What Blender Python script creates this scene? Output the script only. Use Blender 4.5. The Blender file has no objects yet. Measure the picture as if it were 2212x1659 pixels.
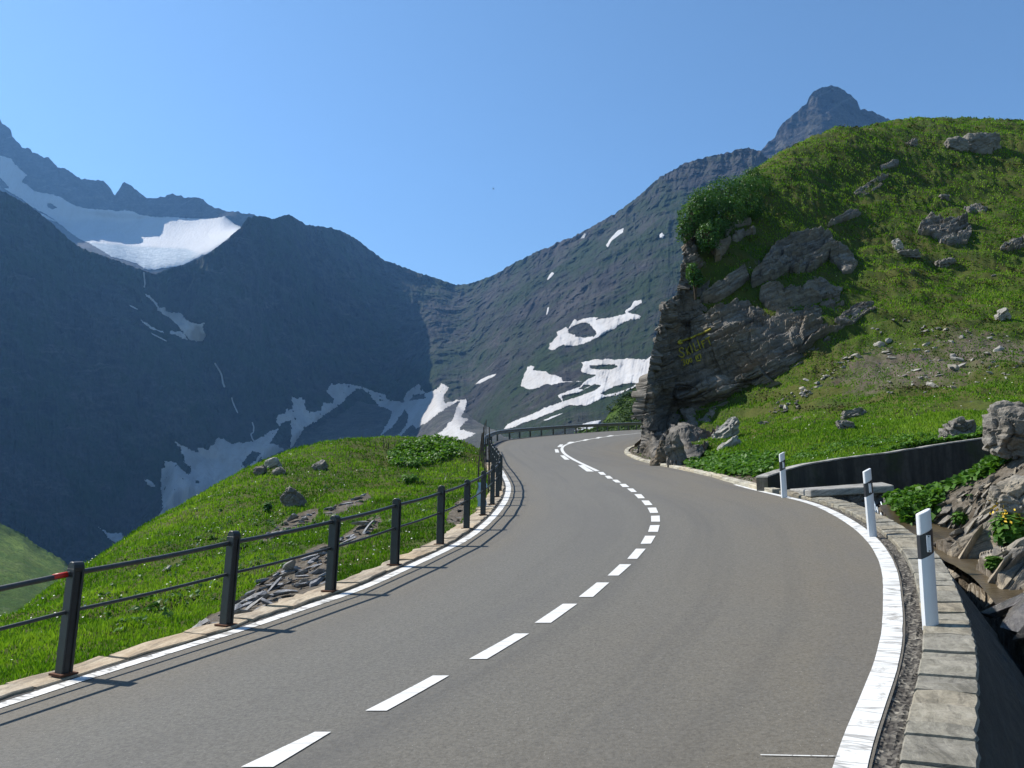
import bpy, bmesh, math, random
import numpy as np
from mathutils import Vector, Matrix

random.seed(7)
RNG = np.random.default_rng(11)
SC = bpy.context.scene
COL = SC.collection
EYE = 2.05                       # camera height above the road under it
FPX = 1662.0                     # focal length, in units of a 2212 px wide picture
PITCH = math.radians(8.4)
SUN_EL, SUN_AZ = math.radians(48), math.radians(62)    # azimuth measured from +Y towards -X
SUN = np.array([-math.sin(SUN_AZ)*math.cos(SUN_EL), math.cos(SUN_AZ)*math.cos(SUN_EL), math.sin(SUN_EL)])

# ------------------------------------------------------------------ survey: turning sightings into ground points
def ray(px, py):
    px = np.asarray(px, float); py = np.asarray(py, float)
    u = (px-1106)/FPX; v = (829.5-py)/FPX
    y = math.cos(PITCH)-v*math.sin(PITCH); z = math.sin(PITCH)+v*math.cos(PITCH)
    return u/y, z/y
def at(px, py, Y):
    rx, rz = ray(px, py); Y = np.asarray(Y, float)
    return np.stack([rx*Y, Y+0*rx, rz*Y+EYE], -1)
def pts3(lst):
    a = np.array(lst, float); return at(a[:, 0], a[:, 1], a[:, 2])

# ------------------------------------------------------------------ noise
def _h(ix, iy, iz, s):
    n = (ix.astype(np.uint32)*np.uint32(374761393)) ^ (iy.astype(np.uint32)*np.uint32(668265263)) ^ (iz.astype(np.uint32)*np.uint32(2246822519)) ^ np.uint32((s*3266489917) & 0xffffffff)
    n = (n ^ (n >> np.uint32(15)))*np.uint32(2246822519)
    n = (n ^ (n >> np.uint32(13)))*np.uint32(3266489917)
    return n ^ (n >> np.uint32(16))
def perlin(x, y, z=None, seed=0):
    x = np.asarray(x, np.float32); y = np.asarray(y, np.float32)
    z = np.zeros_like(x) if z is None else np.asarray(z, np.float32)
    xi = np.floor(x).astype(np.int64); yi = np.floor(y).astype(np.int64); zi = np.floor(z).astype(np.int64)
    fx = x-xi; fy = y-yi; fz = z-zi
    u = fx*fx*fx*(fx*(fx*6-15)+10); v = fy*fy*fy*(fy*(fy*6-15)+10); w = fz*fz*fz*(fz*(fz*6-15)+10)
    def g(dx, dy, dz):
        h = _h(xi+dx, yi+dy, zi+dz, seed)
        gx = (h & np.uint32(255)).astype(np.float32)/127.5-1
        gy = ((h >> np.uint32(8)) & np.uint32(255)).astype(np.float32)/127.5-1
        gz = ((h >> np.uint32(16)) & np.uint32(255)).astype(np.float32)/127.5-1
        return gx*(fx-dx)+gy*(fy-dy)+gz*(fz-dz)
    def L(a, b, t): return a+t*(b-a)
    return L(L(L(g(0,0,0), g(1,0,0), u), L(g(0,1,0), g(1,1,0), u), v), L(L(g(0,0,1), g(1,0,1), u), L(g(0,1,1), g(1,1,1), u), v), w)
def fbm(x, y, z=None, o=4, seed=0, gain=.5):
    s = 0; a = 1.; f = 1.
    for k in range(o):
        s = s+a*perlin(x*f, y*f, None if z is None else z*f, seed+k*17); a *= gain; f *= 2.03
    return s
def ridged(x, y, z=None, o=5, seed=0, gain=.5):
    s = 0; a = 1.; f = 1.; t = 0
    for k in range(o):
        s = s+a*(1-np.abs(perlin(x*f, y*f, None if z is None else z*f, seed+k*13))*1.8); t += a; a *= gain; f *= 2.07
    return s/t

# ------------------------------------------------------------------ smooth surfaces through surveyed points
class TPS:
    def __init__(s, X, v, lam=0., sc=1.):
        X = np.asarray(X, float)/sc; v = np.asarray(v, float); n = len(X); s.X = X; s.sc = sc
        K = s.k(((X[:, None]-X[None])**2).sum(-1))+lam*np.eye(n)
        Pm = np.c_[np.ones(n), X]; A = np.zeros((n+3, n+3)); A[:n, :n] = K; A[:n, n:] = Pm; A[n:, :n] = Pm.T
        s.c = np.linalg.solve(A, np.r_[v, 0, 0, 0])
    @staticmethod
    def k(r2): return .5*r2*np.log(r2+1e-12)
    def __call__(s, X):
        X = np.asarray(X, float)/s.sc; sh = X.shape[:-1]; X = X.reshape(-1, 2); out = np.empty(len(X))
        for i in range(0, len(X), 20000):
            b = X[i:i+20000]
            out[i:i+20000] = s.k(((b[:, None]-s.X[None])**2).sum(-1)) @ s.c[:-3]+s.c[-3]+b @ s.c[-2:]
        return out.reshape(sh)

def resample(P, n=None, step=None):
    P = np.asarray(P, float); d = np.r_[0, np.cumsum(np.linalg.norm(np.diff(P, axis=0), axis=1))]
    if n is None: n = max(2, int(round(d[-1]/step))+1)
    t = np.linspace(0, d[-1], n)
    return np.stack([np.interp(t, d, P[:, k]) for k in range(P.shape[1])], -1)
def smooth(P, it=3):
    P = np.array(P, float)
    for _ in range(it): P[1:-1] = .25*P[:-2]+.5*P[1:-1]+.25*P[2:]
    return P
def catmull(P, n):
    P = np.asarray(P, float); m = len(P); t = np.linspace(0, m-1-1e-9, n); i = t.astype(int); f = (t-i)[:, None]
    g = lambda k: P[np.clip(i+k, 0, m-1)]
    a, b, c, d = g(-1), g(0), g(1), g(2)
    return .5*(2*b+(c-a)*f+(2*a-5*b+4*c-d)*f*f+(3*b-a-3*c+d)*f**3)

def seg_dist(X, poly):
    """signed distance in plan to a polyline (positive on its left) and arc position"""
    X = np.asarray(X, float).reshape(-1, 2); poly = np.asarray(poly, float)[:, :2]
    A = poly[:-1]; D = poly[1:]-A; l2 = (D**2).sum(1); cum = np.r_[0, np.cumsum(np.sqrt(l2))]
    out = np.empty(len(X)); arc = np.empty(len(X))
    for i in range(0, len(X), 40000):
        b = X[i:i+40000]
        r = b[:, None]-A[None]; t = np.clip((r*D).sum(-1)/l2, 0, 1); q = r-t[..., None]*D
        d2 = (q**2).sum(-1); j = d2.argmin(1); k = np.arange(len(b))
        cr = D[j, 0]*r[k, j, 1]-D[j, 1]*r[k, j, 0]
        out[i:i+40000] = np.sqrt(d2[k, j])*np.where(cr >= 0, 1, -1); arc[i:i+40000] = cum[j]+t[k, j]*np.sqrt(l2[j])
    return out, arc
def inside(px, py, poly):
    poly = np.asarray(poly, float); r = np.zeros(np.shape(px), bool); n = len(poly); j = n-1
    for i in range(n):
        xi, yi = poly[i]; xj, yj = poly[j]
        if yi != yj: r ^= ((yi > py) != (yj > py)) & (px < (xj-xi)*(py-yi)/(yj-yi)+xi)
        j = i
    return r

# ------------------------------------------------------------------ mesh building
def mk(name, V, F, mat, parent=None, smooth_=False, attrs=None, uv=None):
    me = bpy.data.meshes.new(name); V = np.ascontiguousarray(V, np.float32).reshape(-1, 3)
    Fs = [np.asarray(f, np.int32) for f in (F if isinstance(F, list) else [F]) if len(f)]
    me.vertices.add(len(V)); me.vertices.foreach_set('co', V.ravel())
    loops = np.concatenate([f.ravel() for f in Fs]); cnt = np.concatenate([np.full(len(f), f.shape[1], np.int32) for f in Fs])
    st = np.r_[0, np.cumsum(cnt)[:-1]].astype(np.int32)
    me.loops.add(len(loops)); me.loops.foreach_set('vertex_index', loops)
    me.polygons.add(len(cnt)); me.polygons.foreach_set('loop_start', st)
    if smooth_: me.polygons.foreach_set('use_smooth', np.ones(len(cnt), bool))
    else: me.polygons.foreach_set('use_smooth', np.zeros(len(cnt), bool))
    for k, a in (attrs or {}).items():
        at_ = me.attributes.new(k, 'FLOAT', 'POINT'); at_.data.foreach_set('value', np.ascontiguousarray(a, np.float32).ravel())
    if uv is not None:
        l = me.uv_layers.new(name='UVMap'); l.data.foreach_set('uv', np.ascontiguousarray(np.asarray(uv, np.float32)[loops]).ravel())
    me.update(calc_edges=True); me.validate()
    if mat: me.materials.append(mat)
    o = bpy.data.objects.new(name, me); COL.objects.link(o)
    if parent: o.parent = parent
    return o
def tag(o, label=None, cat=None, group=None, kind=None):
    if label: o['label'] = label
    if cat: o['category'] = cat
    if group: o['group'] = group
    if kind: o['kind'] = kind
    return o
def empty(name, loc, label, cat, group=None, rz=0):
    o = bpy.data.objects.new(name, None); COL.objects.link(o); o.location = loc; o.rotation_euler = (0, 0, rz); o.empty_display_size = .2
    return tag(o, label, cat, group)
def gridF(nr, nc, off=0):
    i = np.arange(nr*nc).reshape(nr, nc)
    return np.stack([i[:-1, :-1], i[:-1, 1:], i[1:, 1:], i[1:, :-1]], -1).reshape(-1, 4)+off
class MB:
    """collects shapes into one mesh"""
    def __init__(s): s.V = []; s.F = []; s.n = 0; s.A = []
    def add(s, V, F, a=0.):
        V = np.asarray(V, float).reshape(-1, 3); s.V.append(V); s.A.append(np.full(len(V), a) if np.ndim(a) == 0 else a)
        for f in (F if isinstance(F, list) else [F]):
            if len(f): s.F.append(np.asarray(f)+s.n)
        s.n += len(V)
    def box(s, c, size, R=None, taper=1., a=0.):
        x, y, z = np.array(size)/2
        V = np.array([[-x,-y,-z],[x,-y,-z],[x,y,-z],[-x,y,-z],[-x*taper,-y*taper,z],[x*taper,-y*taper,z],[x*taper,y*taper,z],[-x*taper,y*taper,z]])
        if R is not None: V = V @ np.asarray(R).T
        s.add(V+np.asarray(c), np.array([[0,3,2,1],[4,5,6,7],[0,1,5,4],[1,2,6,5],[2,3,7,6],[3,0,4,7]]), a)
    def tube(s, P, r, n=8, a=0., cap=True):
        P = np.asarray(P, float); m = len(P); r = np.broadcast_to(r, (m,))
        T = np.gradient(P, axis=0); T /= np.linalg.norm(T, axis=1)[:, None]+1e-9
        up = np.where(np.abs(T[:, 2:3]) > .9, np.array([[1., 0, 0]]), np.array([[0, 0, 1.]]))
        S = np.cross(T, up); S /= np.linalg.norm(S, axis=1)[:, None]+1e-9; U = np.cross(S, T)
        th = np.arange(n)*2*math.pi/n
        V = P[:, None]+r[:, None, None]*(np.cos(th)[None, :, None]*S[:, None]+np.sin(th)[None, :, None]*U[:, None])
        i = np.arange(m*n).reshape(m, n); j = np.roll(i, -1, 1)
        F = [np.stack([i[:-1], j[:-1], j[1:], i[1:]], -1).reshape(-1, 4)]
        V = V.reshape(-1, 3)
        if cap:
            V = np.r_[V, P[:1], P[-1:]]; c0 = m*n
            F.append(np.stack([j[0], i[0], np.full(n, c0)], -1)); F.append(np.stack([i[-1], j[-1], np.full(n, c0+1)], -1))
        s.add(V, F, a)
    def prism(s, prof, P, closed=True, a=0.):
        """sweep a profile (side, up) along P, sides horizontal"""
        P = np.asarray(P, float); prof = np.asarray(prof, float); m, n = len(P), len(prof)
        T = np.gradient(P, axis=0); T[:, 2] = 0; T /= np.linalg.norm(T, axis=1)[:, None]+1e-9
        S = np.stack([T[:, 1], -T[:, 0], 0*T[:, 0]], -1)
        V = P[:, None]+prof[None, :, :1]*S[:, None]+prof[None, :, 1:]*np.array([0, 0, 1.])
        i = np.arange(m*n).reshape(m, n); j = np.roll(i, -1, 1)
        s.add(V.reshape(-1, 3), [np.stack([i[:-1], i[1:], j[1:], j[:-1]], -1)[:, :(n if closed else n-1)].reshape(-1, 4), i[:1].copy() if n > 2 else [], i[-1:, ::-1].copy() if n > 2 else []], a)
    def build(s, name, mat, parent=None, smooth_=False, attr='tint'):
        by = {}
        for f in s.F: by.setdefault(f.shape[1], []).append(f)
        return mk(name, np.concatenate(s.V), [np.concatenate(v) for v in by.values()], mat, parent, smooth_, {attr: np.concatenate(s.A)})
def bevel(o, w, seg=2):
    m = o.modifiers.new('Bevel', 'BEVEL'); m.width = w; m.segments = seg; m.limit_method = 'ANGLE'; m.angle_limit = .6
    return o

# ------------------------------------------------------------------ materials
class NT:
    def __init__(s, name, rough=.8, spec=.3):
        s.m = bpy.data.materials.new(name); s.m.use_nodes = True; s.t = s.m.node_tree; s.t.nodes.clear()
        s.out = s.n('ShaderNodeOutputMaterial'); s.b = s.n('ShaderNodeBsdfPrincipled')
        s.b.inputs['Roughness'].default_value = rough; s.b.inputs['Specular IOR Level'].default_value = spec
        s.l(s.b.outputs[0], s.out.inputs[0]); s._co = None
    def n(s, t): return s.t.nodes.new(t)
    def l(s, a, b): s.t.links.new(a, b)
    def set(s, sock, v):
        if hasattr(v, 'is_output'): s.l(v, sock)
        elif isinstance(v, (tuple, list)) and len(v) == 3 and sock.type == 'RGBA': sock.default_value = (*v, 1)
        else: sock.default_value = v
    @property
    def co(s):
        if s._co is None: s._co = s.n('ShaderNodeTexCoord')
        return s._co.outputs['Object']
    @property
    def uv(s):
        s.co; return s._co.outputs['UV']
    def map(s, v, scale=(1, 1, 1), rot=(0, 0, 0)):
        m = s.n('ShaderNodeMapping'); s.l(v, m.inputs[0]); m.inputs['Scale'].default_value = scale; m.inputs['Rotation'].default_value = rot; return m.outputs[0]
    def noise(s, scale, detail=4, rough=.6, v=None, dist=0):
        k = s.n('ShaderNodeTexNoise'); s.l(v if v is not None else s.co, k.inputs['Vector']); k.inputs['Scale'].default_value = scale
        k.inputs['Detail'].default_value = detail; k.inputs['Roughness'].default_value = rough; k.inputs['Distortion'].default_value = dist; return k.outputs[0]
    def voro(s, scale, v=None, feat='F1', rnd=1):
        k = s.n('ShaderNodeTexVoronoi'); k.feature = feat; s.l(v if v is not None else s.co, k.inputs['Vector']); k.inputs['Scale'].default_value = scale; k.inputs['Randomness'].default_value = rnd
        return k.outputs
    def attr(s, name):
        k = s.n('ShaderNodeAttribute'); k.attribute_name = name; return k.outputs['Fac']
    def ramp(s, f, stops, interp='LINEAR'):
        r = s.n('ShaderNodeValToRGB'); s.l(f, r.inputs[0]); e = r.color_ramp.elements; r.color_ramp.interpolation = interp
        while len(e) < len(stops): e.new(.5)
        for q, (p, c) in zip(e, stops):
            q.position = p; q.color = (c, c, c, 1) if not isinstance(c, (tuple, list)) else (*c, 1)
        return r.outputs[0]
    def mix(s, f, a, b, mode='MIX'):
        m = s.n('ShaderNodeMix'); m.data_type = 'RGBA'; m.blend_type = mode; s.set(m.inputs[0], f); s.set(m.inputs[6], a); s.set(m.inputs[7], b); return m.outputs[2]
    def math(s, op, a, b=0.):
        m = s.n('ShaderNodeMath'); m.operation = op; s.set(m.inputs[0], a); s.set(m.inputs[1], b); return m.outputs[0]
    def rng(s, f, a, b, c=0., d=1.):
        m = s.n('ShaderNodeMapRange'); s.set(m.inputs[0], f)
        for i, q in enumerate((a, b, c, d)): m.inputs[i+1].default_value = q
        return m.outputs[0]
    def color(s, c): s.set(s.b.inputs['Base Color'], c)
    def bump(s, h, strength=.5, dist=.02, after=None):
        k = s.n('ShaderNodeBump'); s.l(h, k.inputs['Height']); k.inputs['Strength'].default_value = strength; k.inputs['Distance'].default_value = dist
        if after is not None: s.l(after, k.inputs['Normal'])
        s.l(k.outputs[0], s.b.inputs['Normal']); return k.outputs[0]
    def translucent(s, c, fac):
        t = s.n('ShaderNodeBsdfTranslucent'); s.set(t.inputs[0], c); m = s.n('ShaderNodeMixShader'); m.inputs[0].default_value = fac
        s.l(s.b.outputs[0], m.inputs[1]); s.l(t.outputs[0], m.inputs[2]); s.l(m.outputs[0], s.out.inputs[0])

def mat_asphalt():
    k = NT('asphalt', .82, .25)
    big = k.noise(.35, 3, .6); mid = k.noise(6, 5, .7); fine = k.noise(32, 6, .85); spk = k.voro(150)
    side = k.attr('edge')            # 1 along the two verges, where dust and sand are carried in
    dust = k.math('MULTIPLY', side, k.rng(big, .3, .7, .6, 1.2))
    c = k.mix(k.rng(dust, 0, 1), (.086, .084, .077), (.112, .087, .052))
    c = k.mix(k.rng(mid, .3, .75, 0, .45), c, k.mix(.5, c, (.085, .082, .078)))
    c = k.mix(k.rng(fine, .36, .64, .15, .75), k.mix(.45, c, (.24, .23, .20)), k.mix(.6, c, (.025, .024, .022)))
    c = k.mix(k.math('MULTIPLY', k.rng(spk['Color'], .93, .95), .55), c, (.32, .31, .28))
    pat = k.noise(1.3, 2, .5, k.map(k.uv, (1, .12, 1)))
    c = k.mix(k.rng(pat, .50, .66, 0, .30), c, (.085, .083, .08)); trk = k.noise(.9, 3, .6, k.map(k.uv, (1.6, .03, 1))); c = k.mix(k.rng(trk, .52, .66, 0, .25), c, (.058, .057, .055)); ag = k.noise(28, 2, .5); c = k.mix(k.rng(ag, .55, .7, 0, .25), c, (.05, .047, .043)); c = k.mix(k.rng(ag, .45, .3, 0, .30), c, (.15, .138, .118))
    k.color(c); k.bump(fine, .7, .010); return k.m
def mat_paint(name, wear=.35):
    k = NT(name, .7, .3)
    w = k.noise(5, 6, .75); f = k.noise(60, 3, .7)
    cr = k.noise(1, 2, .5, k.map(k.uv, (7, .9, 1)), .35)
    crack = k.math('MULTIPLY', k.rng(k.math('ABSOLUTE', k.math('SUBTRACT', cr, .5)), .0, .03, 1, 0), min(1, wear*1.3))
    c = k.mix(k.rng(f, .35, .7), (.60, .60, .58), (.50, .50, .48))
    c = k.mix(k.rng(w, .56, .68, 0, wear*1.6), c, (.26, .245, .22)); c = k.mix(crack, c, (.15, .14, .125))
    k.color(c); k.bump(f, .3, .003); return k.m
def mat_stone(name, a, b, d, sc=1., bs=.6, wet=None, strat=True):
    k = NT(name, .85 if wet is None else wet, .3 if wet is None else .6)
    tint = k.attr('tint')
    n1 = k.noise(1.2*sc, 6, .65); n2 = k.noise(9*sc, 6, .7); n3 = k.noise(38*sc, 4, .7)
    c = k.mix(k.rng(n1, .35, .65), a, b); c = k.mix(k.rng(n2, .45, .72, 0, .8), c, d)
    c = k.mix(k.rng(n3, .35, .7, 0, .5), c, k.mix(.5, c, (.03, .03, .03)))
    c = k.mix(1., c, k.ramp(tint, [(0, (.62, .62, .64)), (.5, (1, 1, 1)), (1, (1.0, .84, .62))]), 'MULTIPLY') if strat else c
    bd = k.noise(1.6*sc, 6, .75, k.map(k.map(k.co, (1, 1, 1), (0, .40, 0)), (.35, .35, 4.5)), .5); c = k.mix(k.rng(bd, .50, .60, 0, .75), c, k.mix(.6, c, (.035, .032, .028))); c = k.mix(k.rng(bd, .46, .36, 0, .35), c, tuple(min(1, x*1.25) for x in b))
    lich = k.noise(3.1*sc, 5, .8); c = k.mix(k.rng(lich, .62, .7, 0, .5), c, (.16, .15, .10))
    k.color(c)
    h = k.mix(.45, k.mix(.5, n2, n3), bd); k.bump(h, bs, .07/sc); return k.m
def mat_ground():
    k = NT('ground', .95, .1)
    dirt = k.attr('dirt'); n1 = k.noise(.25, 5, .65); n2 = k.noise(1.7, 6, .7); n3 = k.noise(9, 5, .7)
    g = k.mix(k.rng(n2, .35, .65), (.030, .056, .008), (.060, .086, .014)); g = k.mix(k.rng(n1, .42, .62, 0, .75), g, (.085, .085, .022))
    g = k.mix(k.rng(n3, .45, .72, 0, .8), g, (.030, .026, .012))
    d = k.mix(k.rng(n3, .35, .65), (.055, .046, .034), (.15, .13, .105)); d = k.mix(k.rng(n2, .5, .7), d, (.07, .052, .034))
    k.color(k.mix(k.rng(k.math('ADD', dirt, k.math('MULTIPLY', k.math('SUBTRACT', n2, .5), .9)), .42, .62), g, d)); k.bump(k.mix(.5, n2, n3), .8, .12); return k.m
def mat_leaf(name, c0, c1, c2, tr=.35, rough=.7):
    k = NT(name, rough, .10); t = k.attr('tint'); c = k.ramp(t, [(0, c0), (.5, c1), (1, c2)])
    k.color(c); k.translucent(k.mix(1., c, (1.25, 1.35, .5), 'MULTIPLY'), tr); return k.m
def mat_flat(name, c, rough=.6, spec=.4, metal=0., nz=.12, sc=20):
    k = NT(name, rough, spec); n = k.noise(sc, 5, .65); k.b.inputs['Metallic'].default_value = metal
    k.color(k.mix(k.rng(n, .3, .7, 0, 1), tuple(x*(1-nz) for x in c), tuple(min(1, x*(1+nz)) for x in c))); k.bump(n, .12, .004); return k.m
def project(x, y, z):
    c, s = math.cos(PITCH), math.sin(PITCH); dz = z-EYE; d = np.maximum(y*c+dz*s, .05); return 1106+FPX*x/d, 829.5-FPX*(-y*s+dz*c)/d
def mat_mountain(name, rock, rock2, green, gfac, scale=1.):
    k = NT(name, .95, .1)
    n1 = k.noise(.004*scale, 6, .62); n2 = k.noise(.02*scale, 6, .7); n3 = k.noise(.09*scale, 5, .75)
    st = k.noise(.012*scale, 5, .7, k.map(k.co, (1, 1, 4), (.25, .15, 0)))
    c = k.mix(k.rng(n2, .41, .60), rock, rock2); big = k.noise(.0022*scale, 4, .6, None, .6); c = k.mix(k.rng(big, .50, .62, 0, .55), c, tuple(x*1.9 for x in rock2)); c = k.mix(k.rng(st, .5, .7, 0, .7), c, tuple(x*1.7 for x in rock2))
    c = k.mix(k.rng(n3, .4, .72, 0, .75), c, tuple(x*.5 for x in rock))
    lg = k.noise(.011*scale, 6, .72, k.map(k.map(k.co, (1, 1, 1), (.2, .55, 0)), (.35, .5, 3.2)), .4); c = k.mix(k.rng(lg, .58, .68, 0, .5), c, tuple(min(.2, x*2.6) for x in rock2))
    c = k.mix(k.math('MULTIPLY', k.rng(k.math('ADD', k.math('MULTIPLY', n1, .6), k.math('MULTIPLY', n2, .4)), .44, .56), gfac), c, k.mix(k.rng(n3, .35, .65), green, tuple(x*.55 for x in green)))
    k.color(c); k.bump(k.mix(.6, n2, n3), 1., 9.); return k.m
def mat_snow(name, c0=(.42, .425, .435), dirty=(.25, .22, .195), ice=None, amt=.35):
    k = NT(name, .75, .2); n1 = k.noise(.02, 6, .7, k.map(k.co, (1, .2, .2), (0, 0, .2))); n2 = k.noise(.09, 5, .65, k.map(k.co, (1, 1, .10)))
    c = k.mix(k.rng(n1, .42, .7, 0, amt), c0, dirty); c = k.mix(k.rng(n2, .5, .75, 0, amt), c, dirty)
    if ice is not None:
        t = k.attr('tint'); n3 = k.noise(.05, 6, .75, k.map(k.co, (.7, 1, 2.5)))
        ic = k.mix(k.rng(n3, .35, .65), ice, (.36, .42, .47)); c = k.mix(k.math('MULTIPLY', t, k.rng(n3, .2, .6, .6, 1.)), c, ic)
    k.color(c); k.bump(n2, .8, 6.); return k.m
SKY_STRENGTH, SUN_STRENGTH, EXPOSURE, HAZE, HAZE_COL = .098, 5.0, .80, 5.6e-5, (.21, .49, 1.0)
# ================================================================== ROAD
_c = (0.04468297, 0.01973695, 0.27713454)                # 1/depth is linear in the picture for the near, plane part of the road
def plane_w(px, py): return _c[0]+_c[1]*(px-1106)/1000+_c[2]*(py-1075)/1000
_ctl = [(x, y, plane_w(x, y)) for y in (1659, 1480, 1320, 1200, 1120) for x in (-300, 300, 900, 1400, 1950)]
_ctl += [(x, y, plane_w(x, y)) for x, y in ((1043, 1110), (1100, 1080), (1500, 1060), (1700, 1070), (1600, 1050), (1300, 1060))]
_ctl += [(x, y, 1/Y) for x, y, Y in ((1541, 1032.5, 24.3), (1462, 1014, 30), (1412, 1004, 35), (1350, 976, 44), (1369, 966, 48), (1090, 1044, 28), (1080, 1022, 33), (1069, 1003, 38.5),
         (1064, 984, 45), (1062, 971, 50), (1070, 961, 55), (1090, 952, 59.5), (1112, 948.7, 61), (1141, 945.5, 63.5), (1187, 941, 67), (1262, 935.2, 72), (1325, 931, 76.5), (1385, 928, 81),
         (1210, 967, 49), (1240, 957, 52.5), (1385, 935.7, 67), (1230, 990, 41))]
_ctl = np.array(_ctl)
_rw = TPS(np.c_[(_ctl[:, 0]-1106)/600, (_ctl[:, 1]-1075)/200], _ctl[:, 2], lam=1e-4)
def road_at(px, py):
    px = np.asarray(px, float); py = np.asarray(py, float)
    return at(px, py, 1/_rw(np.stack([(px-1106)/600, (py-1075)/200], -1)))
Lpx = [(0,1518),(147,1470),(294,1424),(477,1369),(553,1345),(629,1317),(756,1276),(883,1219),(979,1174.5),(1026,1143),(1061,1111),(1083,1082),(1091,1060),(1090,1044),(1080,1022),(1069,1003),(1064,984),(1062,971),(1070,961),(1090,952),(1112,948.7),(1141,945.5),(1187,941),(1262,935.2),(1325,931),(1385,928)]
Rpx = [(1881,1659),(1904.5,1571),(1928,1503.5),(1945,1446),(1955,1395),(1956,1334),(1951,1293),(1947,1250),(1936,1217),(1917,1184.5),(1882,1149),(1827,1114),(1762,1086.5),(1691,1070),(1609,1051),(1540.5,1031),(1512.5,1024),(1462.5,1013),(1412.5,1003),(1375,993),(1352.5,982),(1350,976),(1356,970),(1369,966)]
Lw = road_at(*np.array(Lpx, float).T); Rw = road_at(*np.array(Rpx, float).T)
d = Lw[0]-Lw[2]; d /= np.linalg.norm(d)
Lw = np.r_[[Lw[0]+d*s for s in (22, 12, 5)], Lw, [(20.0, 92, 10.4), (28, 106, 11.9), (38, 120, 13.2)]]
Rw = np.r_[[(-4.6, -7.2, .15), (-1.9, -2.6, .18), (.25, 1.3, .38)], Rw, [(9.3, 53, 5.9), (11.6, 59, 6.7), (14.2, 65, 7.6), (20.5, 79, 9.3), (29, 95, 11), (40, 111, 12.6)]]
def dense(P, step=.25): return smooth(resample(catmull(P, len(P)*16), step=step), 6)
LEFT = dense(Lw); RIGHT = dense(Rw)
_keys = [((-1e9, 0), (-1e9, 0)), ((0, 1518), (.25, 1.3)), ((147, 1470), (1881, 1659)), ((629, 1317), (1945, 1446)), ((883, 1219), (1947, 1250)), ((979, 1174), (1917, 1184)), ((1026, 1143), (1827, 1114)), ((1061, 1111), (1762, 1086)), ((1091, 1060), (1609, 1051)), ((1080, 1022), (1462, 1013)), ((1069, 1003), (1412, 1003)), ((1062, 971), (1352, 982)), ((1112, 948.7), (1369, 966))]
def _near(P, q): return int(((P[:, :2]-np.asarray(q)[:2])**2).sum(1).argmin())
_ki = [(0, 0)]
for a, b in _keys[1:]:
    la = road_at(*a); rb = np.array(b) if b[0] < 100 else road_at(*b)
    _ki.append((_near(LEFT, la), _near(RIGHT, rb)))
_ki += [(_near(LEFT, (13.6, 81)), _near(RIGHT, (14.2, 65))), (len(LEFT)-1, len(RIGHT)-1)]
_ki = np.array(_ki); NS = 520
_t = np.linspace(0, len(_ki)-1, NS)
_li = smooth(np.interp(_t, np.arange(len(_ki)), _ki[:, 0])[:, None], 12)[:, 0]; _ri = smooth(np.interp(_t, np.arange(len(_ki)), _ki[:, 1])[:, None], 12)[:, 0]
def pick(P, i):
    k = np.clip(i.astype(int), 0, len(P)-2); f = (i-k)[:, None]; return P[k]*(1-f)+P[k+1]*f
RL, RR = pick(LEFT, _li), pick(RIGHT, _ri)
NC = 25
_u = np.linspace(0, 1, NC)
ROAD = RL[:, None]*(1-_u)[None, :, None]+RR[:, None]*_u[None, :, None]
# the crown of the road follows the surveyed surface where the picture shows it
ROAD_TPS = TPS(np.r_[RL[::9, :2], RR[4::9, :2], ROAD[::18, 12, :2]], np.r_[RL[::9, 2], RR[4::9, 2], ROAD[::18, 12, 2]], lam=2e-3, sc=10)
def zroad(x, y): return ROAD_TPS(np.stack([x, y], -1))
ROAD[..., 2] = zroad(ROAD[..., 0], ROAD[..., 1])
LEFT[:, 2] = zroad(LEFT[:, 0], LEFT[:, 1]); RIGHT[:, 2] = zroad(RIGHT[:, 0], RIGHT[:, 1])
s_arc = np.r_[0, np.cumsum(np.linalg.norm(np.diff(ROAD[:, 12, :2], axis=0), axis=1))]
M_ASPH = mat_asphalt()
_w = np.linalg.norm(RR-RL, axis=1)[:, None]
_du = np.minimum(_u[None]*_w, (1-_u[None])*_w)
road = mk('road', ROAD.reshape(-1, 3), gridF(NS, NC), M_ASPH, None, True, {'edge': np.maximum(np.clip(1-(_u[None]*_w-.1)/1.5, 0, 1), np.clip(1-((1-_u[None])*_w-.1)/3.8, 0, 1))}, np.stack(np.broadcast_arrays(_u[None]*_w, s_arc[:, None]), -1).reshape(-1, 2))
tag(road, 'grey mountain road bending uphill to the left', kind='structure')
def onroad(px, py, lift=.006):
    """where a sighting meets the road surface"""
    rx, rz = ray(px, py); Y = 1/_rw(np.stack([(np.asarray(px, float)-1106)/600, (np.asarray(py, float)-1075)/200], -1))
    for _ in range(12): Y = np.clip(Y+(rz*Y+EYE-zroad(rx*Y, Y))*4.5, 2, 140)
    return np.stack([rx*Y, Y, zroad(rx*Y, Y)+lift], -1)
def offset(P, d):
    """parallel curve in plan, d metres to the left"""
    T = np.gradient(P, axis=0)[:, :2]; T /= np.linalg.norm(T, axis=1)[:, None]
    Q = P.copy(); Q[:, 0] -= T[:, 1]*d; Q[:, 1] += T[:, 0]*d; return Q
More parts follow.
